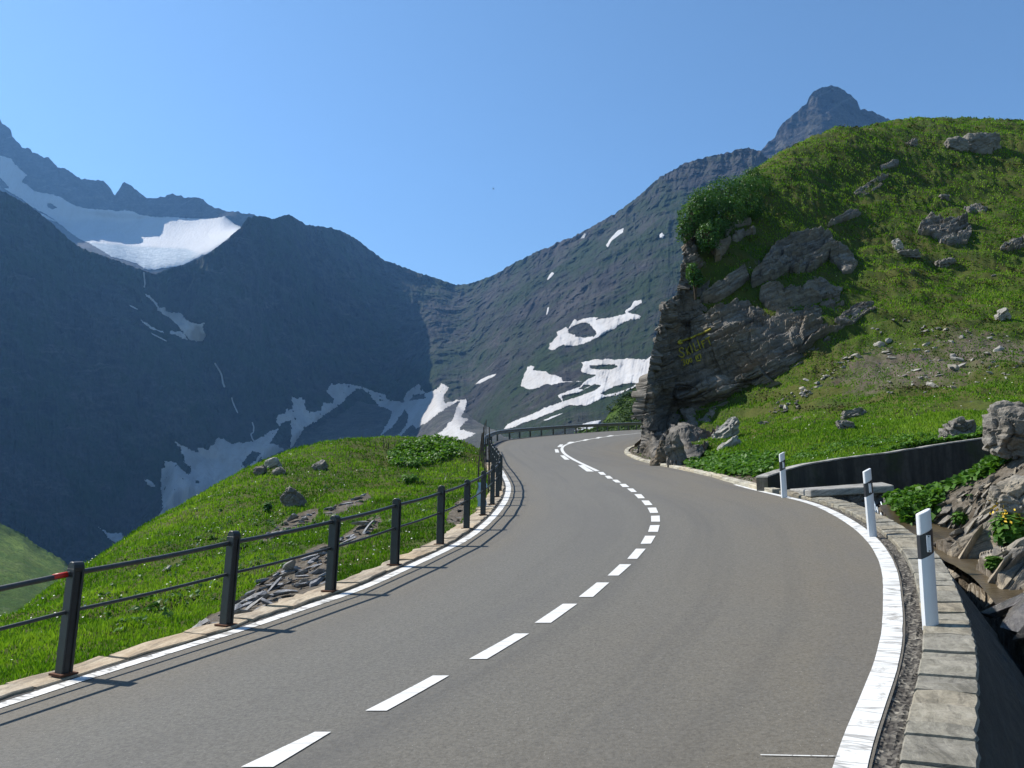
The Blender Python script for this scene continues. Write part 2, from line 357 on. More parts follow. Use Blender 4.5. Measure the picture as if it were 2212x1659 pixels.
def strip(name, P, d0, d1, mat, lift, parent=road, z=zroad, nw=3, jag=0.):
    ds = np.linspace(0, 1, nw); d0 = d0+0*P[:, 0]; d1 = d1+0*P[:, 0]
    if jag: d0 = d0+jag*fbm(P[:, 0]*3, P[:, 1]*3, o=3, seed=3); d1 = d1+jag*fbm(P[:, 0]*3, P[:, 1]*3, o=3, seed=9)
    V = np.stack([offset(P, d0+(d1-d0)*k) for k in ds], 1)
    V[..., 2] = z(V[..., 0], V[..., 1])+lift
    s = np.r_[0, np.cumsum(np.linalg.norm(np.diff(P[:, :2], axis=0), axis=1))]
    uv = np.stack(np.broadcast_arrays(ds[None]*.2, s[:, None]), -1)[..., ::-1]
    return mk(name, V.reshape(-1, 3), gridF(len(P), nw), mat, parent, False, None, uv.reshape(-1, 2))
M_PAINT = mat_paint('road_paint', .25); M_OLDP = mat_paint('worn_paint', .75); M_RPAINT = mat_paint('edge_paint', .6)
iL0, iL1 = 0, _near(LEFT, road_at(1069, 1004)); iR1 = _near(RIGHT, road_at(1581, 1046))
strip('edge_line', LEFT[iL0:iL1], -.02, -.19, M_OLDP, .006, jag=.012)
_r = RIGHT[0:iR1]; _wd = np.interp(np.arange(len(_r)), [0, len(_r)*.75, len(_r)-1], [.175, .17, .10])
strip('edge_line', _r, .02, .02+_wd, M_RPAINT, .006, jag=.008)
strip('road_shoulder', LEFT[iL1:], .45, -.30, mat_flat('dark_tar', (.028, .029, .031), .8, .3), .005)
def C6(x, y): return 987.5+x/4, 841.2+y/4
def quad(P, name='centre_dash', mat=None):
    P = np.array(P, float); V = onroad(P[:, 0], P[:, 1], .007)
    a, b, c, e = V; n = 8; t = np.linspace(0, 1, n)[:, None]
    l = a*(1-t)+e*t; r = b*(1-t)+c*t; G = np.stack([l, .5*(l+r), r], 1); G[..., 2] = zroad(G[..., 0], G[..., 1])+.007
    ln = np.linalg.norm(e-a); uv = np.stack(np.broadcast_arrays(t*ln, np.array([[0, .06, .12]])), -1)
    mk(name, G.reshape(-1, 3), gridF(n, 3), mat or M_PAINT, road, False, None, uv.reshape(-1, 2))
for q in [[(520,1659),(590,1659),(715,1583),(680,1583)],[(789,1537),(835,1537),(970,1461),(935,1461)],[(1013,1425),(1052,1425),(1143,1370),(1112,1370)],[(1155,1346.5),(1190,1346.5),(1247,1305.5),(1216,1305.5)],[(1250,1290.5),(1281,1290.5),(1316,1259.5),(1289,1259.5)]]: quad(q)
for q in [[(1300,1612),(1395,1612),(1505,1515),(1405,1515)],[(1470,1467),(1555,1467),(1630,1380),(1545,1380)],[(1585,1337),(1675,1335),(1715,1268),(1625,1268)],[(1650,1233),(1735,1233),(1750,1175),(1668,1177)],[(1677,1145),(1753,1145),(1750,1093),(1675,1095)],[(1668,1070),(1738,1068),(1718,1023),(1645,1025)],[(1625,1003),(1688,1000),(1655,962),(1592,962)],[(1565,943),(1623,942),(1590,907),(1530,907)],[(1505,888),(1553,888),(1520,858),(1467,858)],[(1430,845),(1488,845),(1455,818),(1403,818)],[(1370,805),(1418,807),(1385,782),(1338,782)],[(1300,772),(1348,772),(1318,748),(1275,748)],[(1240,738),(1288,740),(1262,715),(1215,715)],
          [(1120,710),(1182,711),(1090,655),(1045,655)],[(930,608),(972,608),(925,571),(890,571)],[(850,546),(882,546),(872,518),(843,518)],[(865,498),(900,498),(918,476),(888,476)],[(944,468),(980,468),(1012,453),(972,453)],[(1070,444),(1110,444),(1150,431),(1108,431)],[(1190,424),(1222,424),(1252,412),(1218,412)],[(1288,407),(1322,407),(1358,397),(1322,397)]]:
    quad([C6(*p) for p in q])
_cl = np.array([C6(*p) for p in [(1213,707),(1105,655),(1005,606),(935,562),(907,527),(910,500),(940,479),(1000,460),(1120,435),(1300,408),(1460,390),(1590,377)]])
_cw = onroad(*smooth(catmull(_cl, 120), 2).T); _cw = np.r_[_cw, [_cw[-1]+(_cw[-1]-_cw[-8])*s for s in (1, 2, 4, 8)]]
strip('centre_line', smooth(resample(_cw, step=.4), 4), .09, -.09, M_PAINT, .007)
quad([(1643,1633.5),(1643,1632),(1815,1635),(1815,1637)], 'chalk_line', M_OLDP)

# ================================================================== GROUND
Rend = _near(RIGHT, (9.3, 53))
iKW = _near(RIGHT, road_at(1691, 1070))                  # the kerb wall ends at the third marker post
def edge_ctl(P, d, dz, k): Q = offset(P, d)[::k].copy(); Q[:, 2] += dz; return Q
meadow = pts3([(0,1400,10.2),(100,1400,9.4),(0,1350,12.5),(200,1223,18),(330,1133,24),(450,1063,30),(560,1003,35),(650,968,39),(760,955,42),(880,952,44.5),(1000,952,46),(630,1075,25.5),(450,1200,17.5),(850,1050,28.5),(700,1170,17),(900,1000,36),(300,1330,11.8),(560,1290,12.6),(250,1250,16),(400,1130,22.5),(1000,1040,29),(960,1090,21.5),(800,1150,17.2),(1040,985,40)])
_sil = meadow[[2, 3, 4, 5, 6, 7, 8, 9, 10]]
_out = np.r_[_sil+[-5, 3, -3.2], _sil+[-14, 9, -13], _sil+[-36, 24, -40], [(-30, -10, -12), (-14, 2, -3.5), (-60, 0, -34), (-12, -6, -3), (-70, 60, -75), (-60, 110, -80)]]
iG = _near(LEFT, (-1.2, 55))
_gr = np.r_[offset(LEFT, 4)[iG+20::30]+[0, 0, -2.2], offset(LEFT, 14)[iG+60::60]+[0, 0, -11], offset(LEFT, 45)[iG+120::80]+[0, 0, -42]]
ZL = TPS(np.r_[edge_ctl(LEFT, .55, -.06, 14), edge_ctl(LEFT, -.6, -.06, 40), meadow, _out, _gr][:, :2], np.r_[edge_ctl(LEFT, .55, -.06, 14), edge_ctl(LEFT, -.6, -.06, 40), meadow, _out, _gr][:, 2], lam=2e-3, sc=10)
WALL = at(np.array([1645, 1700, 1800, 1920, 2050, 2170, 2300]), np.array([1036, 1016, 998, 983, 962, 945, 930]), np.array([19.4, 20.0, 20.6, 21.2, 21.8, 22.4, 23]))
hill = pts3([(1600,900,44.5),(1560,960,37),(1700,870,43),(1800,850,41),(2000,850,36),(2200,850,33),(1800,760,45.5),(2000,700,46.5),(2200,700,45),(1800,700,48.5),(1900,600,54.5),(2000,500,64),(2200,500,64),(1800,500,61.5),(1700,560,56.5),(1640,600,52.5),(1540,540,54),(1700,700,49),(1490,510,54),(1560,470,59),(1610,420,64),(1635,385,67.5),(1660,362,70),(1692,336,73.5),(1730,316,77),(1765,297,79.5),(1800,283,82),(1905,275,89),(1960,264,92),(2010,259,95),(2100,261,97),(2212,265,99),(2000,400,75),(2212,380,79),(1800,400,70),(1700,960,28.5),(1900,950,26.5),(2100,920,26),(1560,1010,29.5),(1620,990,29),(2400,900,25),(2500,700,46),(2500,500,63),(2500,264,101),(1690,640,51.5),(1900,780,43)])
_hb = np.array([(40, 94, 47), (64, 126, 57), (86, 126, 58), (15.5, 63, 23), (19, 70, 26.5), (60, 150, 42), (110, 150, 46), (30, 86, 38), (110, 60, 48), (90, 30, 34), (60, 20, 21), (160, 160, 30), (60, 190, 30)])
_rE = edge_ctl(RIGHT[iKW:Rend], -.25, .06, 12)
ZH = TPS(np.r_[_rE, hill, _hb, WALL][:, :2], np.r_[_rE, hill, _hb, WALL+[0, 0, -.04]][:, 2], lam=1.5e-3, sc=10)
KW = RIGHT[:iKW]
bank = pts3([(2110,1290,10.2),(2080,1245,11.3),(2000,1150,13.6),(1930,1120,15.2),(2212,1330,8.8),(2212,1250,9.6),(2212,1150,11),(2212,1060,12.6),(2100,1200,11.8),(2100,1110,13.6),(2100,1055,14.8),(2000,1085,16.2),(1930,1085,16.8),(2190,990,15.8),(2150,1010,15.8),(2212,950,16.5)])
_kt = np.r_[edge_ctl(KW, -1.4, -1.15, 9), edge_ctl(KW, -2.1, -1.15, 9)]
_bx = np.array([(9.5, 18.6, 1.15), (11, 20, 1.5), (13.5, 20.6, 2.1), (8, 18.8, .95), (20, 14, 4.6), (26, 8, 6.5), (14, 4, 3.2), (9, 2, 1.2), (6.5, 17.6, .9), (3.2, 0, -.9), (7, -4, 1.5), (16, 20.5, 2.9), (20, 21.5, 4)])
_kt = _kt[_kt[:, 1] < 16.5]
ZB = TPS(np.r_[_kt, bank, _bx][:, :2], np.r_[_kt, bank, _bx][:, 2], lam=2e-3, sc=10)
def wall_y(x): return np.interp(x, np.r_[-50, WALL[:, 0], 90], np.r_[WALL[0, 1], WALL[:, 1], WALL[-1, 1]+8])
TH = np.radians(np.r_[np.linspace(-100, -44, 66)[:-1], np.linspace(-44, 44, 1081), np.linspace(44, 100, 66)[1:]]); NT_ = len(TH)
RRr = np.exp(np.linspace(math.log(1.6), math.log(240), 641)); NR = len(RRr)
GX = np.sin(TH)[None]*RRr[:, None]; GY = np.cos(TH)[None]*RRr[:, None]
def up(Z, n, ax):
    """refine a coarse grid fourfold along one axis"""
    i = np.arange(n)/4.; k = np.minimum(i.astype(int), Z.shape[ax]-2); f = i-k; f = f[:, None] if ax == 0 else f[None]
    return np.take(Z, k, ax)*(1-f)+np.take(Z, k+1, ax)*f
def coarse(fn):
    Z = fn(np.stack([GX[::4, ::4], GY[::4, ::4]], -1)); return up(up(Z, NR, 0), NT_, 1)
GDL = coarse(lambda X: seg_dist(X, LEFT[::3])[0].reshape(X.shape[:2])); GDR = -coarse(lambda X: seg_dist(X, RIGHT[::3])[0].reshape(X.shape[:2]))
GSR = coarse(lambda X: seg_dist(X, RIGHT[::3])[1].reshape(X.shape[:2]))
def ground_grid():
    x, y = GX, GY; dL, dR, sR = GDL, GDR, GSR
    zl = coarse(ZL); zh = coarse(ZH); zb = coarse(ZB); zr = coarse(lambda X: ROAD_TPS(X))-.25
    cl = sR > .25*_near(RIGHT, road_at(1440, 1009))                     # where the road is cut into the crag
    zh = np.where(cl, np.minimum(zh, zr+.3+9*np.maximum(dR-1.9, 0)), zh)
    wy = wall_y(x); t = np.clip((y-wy-.05)/.15, 0, 1); t = np.where((sR > .25*iKW+1.5) & (x < WALL[0, 0]+.25), 1, t)
    far = np.clip((y-22)/25, 0, 1)
    st = perlin(x*.16+.3*fbm(x*.3, y*.3, o=2, seed=41), zh*.42, seed=4)                     # little terraces along the slope
    hum = far*(.80*fbm(x*.20, y*.20, o=3, seed=21)+.42*st+.34*fbm(x*.9, zh*1.3, o=3, seed=6))+(.10+.08*far)*fbm(x*1.7, y*1.7, o=3, seed=31)
    tw = zh/1.25+1.5*fbm(x*.10, y*.10, o=3, seed=45)+.35*fbm(x*.5, y*.5, o=2, seed=46); tf = tw-np.floor(tw); tm = np.clip(perlin(x*.13, zh*.35, seed=47)*2.2+.55, 0, 1)*far
    sm = np.clip(tf/.30, 0, 1); hum = hum+.62*tm*(sm*sm*(3-2*sm)-tf)                    # trodden steps with short bare risers
    global RISER; RISER = tm*(tf < .30)*(zh > 0)
    hum = hum*np.clip((dR-.4)/3, 0, 1)*np.clip((y-wy-.3)/2, 0, 1)
    hl = (.16*fbm(x*.55, y*.55, o=3, seed=51)+.09*fbm(x*2.2, y*2.2, o=3, seed=52))*np.clip((dL-.6)/1.5, 0, 1)
    zb = zb+.10*fbm(x*1.5, y*1.5, o=4, seed=71)*np.clip((dR-1.3)/.6, 0, 1)
    zR = zb*(1-t)+(zh+hum)*t
    kw = sR < .25*iKW+.6
    zR = np.where(kw & (dR < 1.35), zr-1.7, zR)
    zR = np.where(~kw & (dR < .22), zr-.1+.25, zR)
    zL = np.where(dL < .42, zr-.05, zl+hl)
    rd = (dL <= 0) & (dR <= 0)
    return np.where(rd, zr, np.where(dL > 0, np.where(dR > 0, np.where(dL < dR, zL, zR), zL), zR)), t
GZ, GT = ground_grid()
# bare, stony places: heaps of slate below the railing and the worn middle of the right-hand slope
def blob(x, y, c, r, rot=0.):
    cx, cy = c[:2]; u = (x-cx)*math.cos(rot)+(y-cy)*math.sin(rot); v = -(x-cx)*math.sin(rot)+(y-cy)*math.cos(rot)
    return np.clip(1.25-np.sqrt((u/r[0])**2+(v/r[1])**2), 0, 1)
def ghit(px, py):
    """first ground point along a sighting (the ground grid is made of upright fans through the eye)"""
    px = np.atleast_1d(np.asarray(px, float)); py = np.atleast_1d(np.asarray(py, float)); rx, rz = ray(px, py)
    th = np.arctan(rx); k = np.clip(np.interp(th, TH, np.arange(NT_)), 0, NT_-1.001); i = k.astype(int); f = k-i
    zc = GZ[:, i]*(1-f)+GZ[:, i+1]*f
    tan = rz*np.cos(th); dz = zc-(EYE+RRr[:, None]*tan)
    j = np.argmax(dz > 0, axis=0); ok = (dz > 0).any(0) & (j > 0); j = np.maximum(j, 1); q = np.arange(len(px))
    a = dz[j-1, q]; b = dz[j, q]; w = np.where(ok, a/(a-b+1e-9), 0); r = RRr[j-1]*(1-w)+RRr[j]*w
    return np.stack([np.sin(th)*r, np.cos(th)*r, EYE+r*tan], -1), ok
def gz(x, y):
    """height of the ground grid under a point"""
    x = np.asarray(x, float); y = np.asarray(y, float); th = np.arctan2(x, y); r = np.hypot(x, y)
    k = np.clip(np.interp(th, TH, np.arange(NT_)), 0, NT_-1.001); i = k.astype(int); f = k-i
    m = np.clip((np.log(r)-math.log(1.6))/(math.log(240)-math.log(1.6))*(NR-1), 0, NR-1.001); j = m.astype(int); g = m-j
    return (GZ[j, i]*(1-f)+GZ[j, i+1]*f)*(1-g)+(GZ[j+1, i]*(1-f)+GZ[j+1, i+1]*f)*g
DIRT = np.zeros_like(GX); QX, QY = project(GX, GY, GZ)
SCREE_PX = [[(400,1375),(450,1330),(505,1305),(555,1265),(600,1230),(650,1198),(700,1172),(722,1190),(728,1235),(700,1275),(630,1296),(560,1328),(480,1356)], [(555,1168),(605,1130),(640,1110),(690,1098),(680,1124),(630,1145),(585,1170)], [(695,1107),(745,1082),(795,1064),(802,1080),(750,1103),(710,1120)], [(722,1178),(765,1138),(818,1112),(828,1128),(795,1160),(745,1184)], [(960,1126),(983,1083),(1006,1074),(1008,1112),(985,1136)]]
for k_, pl in enumerate(SCREE_PX): DIRT = np.maximum(DIRT, inside(QX+6*fbm(GX*1.5, GY*1.5, o=3, seed=k_), QY+5*fbm(GX*1.5, GY*1.5, o=3, seed=k_+9), pl)*(1. if k_ == 0 else .85)*(GDL > 0))
_h2, _ = ghit([1950, 2150, 1820, 1720], [800, 760, 760, 900])
for c, r, a in ((_h2[0], (7, 9), 0), (_h2[1], (6, 8), 0), (_h2[3], (2.2, 1.), .9)): DIRT = np.maximum(DIRT, .60*blob(GX, GY, c, r, a)*(GDR > 0))
DIRT = np.maximum(DIRT, np.where((GDR > 0) & (GT > .5), .62*RISER*np.clip(.5+perlin(GX*.4, GY*.4, seed=5)*2, 0, 1), 0))
DIRT = np.maximum(DIRT, np.where((GDR > 0) & (GT < .5), 1., 0.))
DIRT = np.maximum(DIRT, np.where((GDL < .5) & (GDR < .95), 1., 0.))
M_GROUND = mat_ground()
ground = mk('ground', np.stack([GX, GY, GZ], -1).reshape(-1, 3), gridF(NR, NT_)[:, ::-1], M_GROUND, None, True, {'dirt': DIRT})
tag(ground, 'grassy mountain ground on both sides of the road', kind='structure')
# ================================================================== MOUNTAINS
def C1(p): return [(x/3.9927, 219.4+y/3.9927) for x, y in p]
def C2(p): return [(x/4., 634.9+y/4.) for x, y in p]
def C4(p): return [(438.9+x/3.15, 841.2+y/3.15) for x, y in p]
def C5(p): return [(950.9+x/3.9927, 512+y/3.9927) for x, y in p]
def CL(p): return [(278+x/5.8155, 768+y/5.8155) for x, y in p]
def CR1(p): return [(1426.4+x/2.8157, 146.3+y/2.8157) for x, y in p]
class Sheet:
    """a mountain side lofted between lines that were sighted from the road: crest, breaks of slope, foot"""
    def __init__(s, name, label, x0, x1, rows, nr, mat, amp, sc, seed, step=2.2, back=(1.25, .55), jag=1., rough=.3, gul=.30):
        px = np.arange(x0, x1+.1, step); R = []
        for r in rows:
            r = np.array(r, float); R.append(np.stack([np.interp(px, r[:, 0], r[:, 1]), np.interp(px, r[:, 0], r[:, 2])], -1))
        R = np.array(R); nb = 10
        s.px = px; py = np.empty((nr, len(px))); Y = np.empty_like(py)
        tt = np.linspace(0, len(rows)-1, nr); k = np.minimum(tt.astype(int), len(rows)-2); f = (tt-k)[:, None]
        w_ = np.hanning(41); w_ /= w_.sum()
        R = np.array(R); R[..., 1] = np.array([np.convolve(np.pad(r, 20, 'edge'), w_, 'valid') for r in R[..., 1]]); R[1:, :, 0] = np.array([np.convolve(np.pad(r, 6, 'edge'), np.hanning(13)/np.hanning(13).sum(), 'valid') for r in R[1:, :, 0]])
        c = lambda q: R[np.clip(k+q, 0, len(rows)-1)]
        ff = f[..., None]; G = .5*(2*c(0)+(c(1)-c(-1))*ff+(2*c(-1)-5*c(0)+4*c(1)-c(2))*ff**2+(3*c(0)-c(-1)-3*c(1)+c(2))*ff**3)
        G[..., 0] = c(0)[..., 0]*(1-f)+c(1)[..., 0]*f; py, Y = G[..., 0], G[..., 1]
        V = at(px[None]+0*py, py, Y)
        q = V/sc; wob = .5*fbm(q[..., 0]*.7, q[..., 1]*.7, q[..., 2]*.7, o=3, seed=seed+5)
        dsp = (ridged(q[..., 0]+wob, q[..., 1]+wob, q[..., 2]*.45, o=6, seed=seed, gain=.55)-.62)
        dsp += .35*fbm(q[..., 0]*3, q[..., 1]*3, q[..., 2]*6+q[..., 0]*2, o=4, seed=seed+3)
        q = V/(sc*.2); dsp = dsp+rough*(ridged(q[..., 0]+wob, q[..., 1], q[..., 2]*.6+q[..., 0]*.3, o=4, seed=seed+21)-.6)+.06*fbm(q[..., 0]*3.5, q[..., 1]*3.5, q[..., 2]*3.5, o=3, seed=seed+22)
        wv = px[None]/34+.9*fbm(V[..., 0]/180, V[..., 2]/180, o=3, seed=seed+31); dsp = dsp+gul*(ridged(wv, tt[:, None]*.55+0*wv, o=4, seed=seed+33, gain=.55)-.62)
        Y = Y*(1-amp*dsp)
        crest = np.clip(tt/.12, 0, 1)[:, None] if jag else 1
        py = py+jag*(1-crest)*5.*fbm(px[None]/9+0*py, 0*py, o=4, seed=seed+9)
        s.py, s.Y = py, Y; s.V = at(px[None]+0*py, py, Y)
        B = [s.V[:1]]                                                       # the far side, falling away behind the crest
        for b in np.linspace(0, 1, nb)[1:]:
            e = s.V[:1].copy(); e[..., :2] *= 1+(back[0]-1)*b; e[..., 2] = e[..., 2]-back[1]*b**1.3*np.maximum(np.abs(e[..., 2]), 90)+25*fbm(e[..., 0]/150, e[..., 1]/150, o=4, seed=seed+8); B.append(e)
        W = np.concatenate(B[::-1][:-1]+[s.V])
        s.o = tag(mk(name, W.reshape(-1, 3), gridF(len(W), len(px))[:, ::-1], mat, None, False), label, kind='structure')
    def on(s, px, py, out=0.):
        """point of the mountain side under a sighting"""
        px = np.asarray(px, float); py = np.asarray(py, float)
        k = np.clip((px-s.px[0])/(s.px[1]-s.px[0]), 0, len(s.px)-1.001); i = k.astype(int); f = k-i
        P = s.py[:, i]*(1-f)+s.py[:, i+1]*f; D = s.Y[:, i]*(1-f)+s.Y[:, i+1]*f
        P = np.maximum.accumulate(P, 0)
        j = np.clip((P < py[None]).sum(0), 1, len(P)-1); q = np.arange(len(px))
        w = np.clip((py-P[j-1, q])/(P[j, q]-P[j-1, q]+1e-9), 0, 1)
        return at(px, py, (D[j-1, q]*(1-w)+D[j, q]*w)-out)
M_ROCKA = mat_mountain('high_rock', (.04, .04, .046), (.07, .068, .07), (.04, .05, .03), .2)
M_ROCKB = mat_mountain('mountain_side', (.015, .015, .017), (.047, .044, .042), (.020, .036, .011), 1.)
M_ROCKE = mat_mountain('peak_rock', (.035, .033, .033), (.085, .078, .072), (.03, .04, .015), .3)
M_FLOOR = mat_mountain('valley_floor', (.055, .054, .055), (.10, .096, .092), (.05, .065, .03), .35, 2.)
M_ALP = mat_mountain('alpine_pasture', (.085, .165, .026), (.15, .21, .042), (.07, .14, .018), .9, 4.)
ridgeA = C1([(0,150),(15,185),(60,215),(95,240),(105,300),(150,350),(200,400),(265,405),(280,440),(340,455),(380,490),(410,475),(440,500),(500,575),(505,560),(590,590),(650,640),(700,665),(830,680),(890,680),(930,720),(965,770),(990,810),(1030,750),(1070,692),(1130,725),(1200,780),(1250,825),(1320,835),(1420,820),(1460,795),(1550,810),(1580,825),(1700,828),(1750,840),(1800,890),(1870,920),(1900,925),(1960,950),(2060,945),(2090,970),(2180,965),(2208,985)])
def Y_of(line, tab):
    t = np.array(tab, float); return [(x, y, float(np.interp(x, t[:, 0], t[:, 1]))) for x, y in line]
rA = [(-420, 60)]+[(-200, 180)]+ridgeA+[(640, 520)]
wallfoot = [(-420,230),(-200,280)]+C1([(0,460),(100,490),(135,540),(175,580),(235,690),(300,770),(410,790),(520,820),(600,870),(650,895),(720,915),(820,925),(940,930),(1070,938),(1150,945),(1200,975),(1320,990),(1500,995),(1650,1005),(1840,1005),(1945,985),(2208,1010)])+[(640,540)]
lip = [(-420,330),(-200,360),(0,408),(60,440),(110,480),(160,530),(225,560),(300,590),(330,592),(400,572),(450,548),(490,520),(520,498),(640,560)]
low = [(x, y+90) for x, y in lip]
SHEETS = {}
bench = [(-420,320),(-200,350),(0,401),(60,433),(110,469),(150,489),(200,481),(240,486),(272,493),(300,484),(335,471),(480,472),(520,494),(640,548)]
SHEETS['A'] = Sheet('high_ridge', 'jagged dark ridge above the glacier', -420, 640, [Y_of(rA, [(-420, 3105), (0, 3255), (300, 3435), (340, 3460), (640, 3335)]), Y_of(wallfoot, [(-420, 3120), (0, 3270), (300, 3450), (640, 3330)]), Y_of(bench, [(-420, 3090), (0, 3240), (240, 3385), (300, 3420), (335, 3435), (640, 3300)]), Y_of(lip, [(-420, 3070), (0, 3220), (110, 3270), (135, 3190), (165, 2980), (200, 2930), (240, 2920), (330, 2980), (420, 3040), (640, 3080)]), Y_of(low, [(-420, 3040), (0, 3190), (110, 3240), (135, 3160), (165, 2950), (240, 2890), (330, 2950), (420, 3000), (640, 3050)])], 300, M_ROCKA, .0045, 330, 3, back=(1.3, .06))
crest = [(-420,250),(-200,330),(0,410),(60,441),(110,480),(150,518),(180,538),(210,548),(250,562),(290,577),(320,588),(336,592),(350,586),(372,578),(400,571),(430,558),(450,548),(470,533),(490,518),(505,503),(520,492),(535,470)]
crest += [(553,466),(575,468),(590,474),(605,467),(625,463),(640,472),(660,485),(690,489),(715,492),(740,500),(770,516),(800,540),(830,562),(860,572),(900,588),(940,600),(975,612)]
crest += C5([(100,408),(220,410),(350,370),(480,320),(560,270),(650,215),(760,165),(800,140),(880,105),(960,80),(1010,45),(1090,15),(1130,10)])
crest += [(1250,505),(1290,483),(1330,460),(1365,435),(1395,410),(1410,395),(1430,380)]+CR1([(110,605),(120,590),(200,565),(290,540),(440,510),(470,495),(540,487),(610,508),(660,560)])+[(1760,420),(1900,520)]
Yc = [(-420,1400),(0,1660),(150,1750),(300,1840),(336,1890),(450,1930),(535,2020),(625,2250),(700,2500),(800,2740),(900,2780),(985,2820),(1100,2560),(1250,2300),(1430,2150),(1600,2100),(1900,2100)]
foot = [(-420,1350),(0,1230),(150,1200),(290,1125),(380,985),(470,990),(545,935),(600,890),(650,862),(710,832),(780,835),(830,862),(870,852),(940,822),(985,860),(1020,900),(1090,935),(1200,960),(1400,985),(1900,1010)]
Yf = [(-420,950),(0,1300),(290,1660),(380,1780),(470,1870),(560,1975),(700,2230),(800,2370),(870,2310),(950,2080),(1020,1780),(1090,1350),(1200,1050),(1400,850),(1900,700)]
def between(a, b, f, bulge=0.):
    xs = np.array(sorted(set([p[0] for p in a]+[p[0] for p in b]))); a = np.array(a, float); b = np.array(b, float)
    return [(x, np.interp(x, a[:, 0], a[:, 1])*(1-f)+np.interp(x, b[:, 0], b[:, 1])*f, np.interp(x, a[:, 0], a[:, 2])*(1-f)+np.interp(x, b[:, 0], b[:, 2])*f-bulge) for x in xs]
cB = Y_of(crest, Yc); fB = Y_of(foot, Yf)
gully = np.array([(330,595,80),(372,650,60),(440,745,60),(470,800,70),(500,880,60),(540,945,50)])      # the ravine cut by the glacier stream
def carve(rows):
    out = []
    for r in rows:
        out.append([(x, y, Y+120*math.exp(-((x-np.interp(y, gully[:, 1], gully[:, 0]))/38)**2)*(1 if 600 < y < 940 else 0)) for x, y, Y in r])
    return out
rowsB = [cB]+carve([between(cB, fB, .2, 15), between(cB, fB, .4, 10), between(cB, fB, .6, 0), between(cB, fB, .8, 0)])+[fB, [(x, y+70, Y-90) for x, y, Y in fB]]
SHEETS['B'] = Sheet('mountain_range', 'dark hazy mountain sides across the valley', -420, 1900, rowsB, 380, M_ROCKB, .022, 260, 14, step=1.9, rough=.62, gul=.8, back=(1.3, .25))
rE = [(1480,560),(1560,480)]+CR1([(560,560),(605,515),(640,470),(700,420),(710,390),(735,345),(790,300),(850,250),(890,215),(905,180),(930,145),(980,120),(1040,110),(1080,115),(1120,140),(1160,165),(1200,210),(1215,250),(1290,265),(1340,290),(1420,325),(1460,355)])+[(2060,350),(2200,460)]
eY = Y_of(rE, [(1480, 2900), (2200, 3000)]); eF = [(1480, 760, 2400), (1800, 740, 2350), (2200, 760, 2400)]
SHEETS['E'] = Sheet('horn_peak', 'rounded rocky horn behind the right hand slope', 1480, 2200, [eY, between(eY, eF, .3, 40), between(eY, eF, .65, 30), eF], 180, M_ROCKE, .014, 240, 31)
f0 = [(x, y-6, Y+60) for x, y, Y in fB]
fl = [f0, [(-420,1300,1150),(0,1290,1300),(290,1150,1640),(380,1075,1740),(470,1040,1830),(600,960,2000),(700,915,2140),(850,905,2110),(950,890,1780),(1020,930,1500),(1090,965,1150),(1400,1010,760),(1900,1040,640)],
      [(-420,1400,900),(0,1380,1050),(290,1210,1520),(470,1110,1740),(600,1020,1900),(850,965,1800),(950,955,1500),(1090,990,980),(1400,1030,680),(1900,1060,560)],
      [(-420,1600,420),(0,1560,500),(290,1400,900),(600,1200,1200),(950,1060,800),(1400,1080,480),(1900,1100,420)], [(-420,2300,150),(0,2300,150),(600,1800,250),(950,1400,260),(1400,1250,260),(1900,1200,260)]]
SHEETS['F'] = Sheet('valley_floor', 'grey scree floor of the valley below the road', -420, 1900, fl, 170, M_FLOOR, .010, 120, 47, jag=0)
alp = [(-420,860),(-200,1010),(9,1134),(23,1141),(51,1154),(68,1169),(89.5,1183),(117,1198),(139,1212),(170,1241),(230,1290),(330,1370)]
aY = Y_of(alp, [(-420, 520), (0, 600), (170, 640), (330, 660)]); aF = [(-420,1500,260),(0,1480,280),(170,1450,320),(330,1440,380)]
SHEETS['G'] = Sheet('pasture_slope', 'pale green pasture slope falling into the valley at the left edge', -420, 330, [aY, between(aY, aF, .35, 20), between(aY, aF, .7, 15), aF, [(x, y+300, Y*.6) for x, y, Y in aF]], 200, M_ALP, .012, 60, 53)
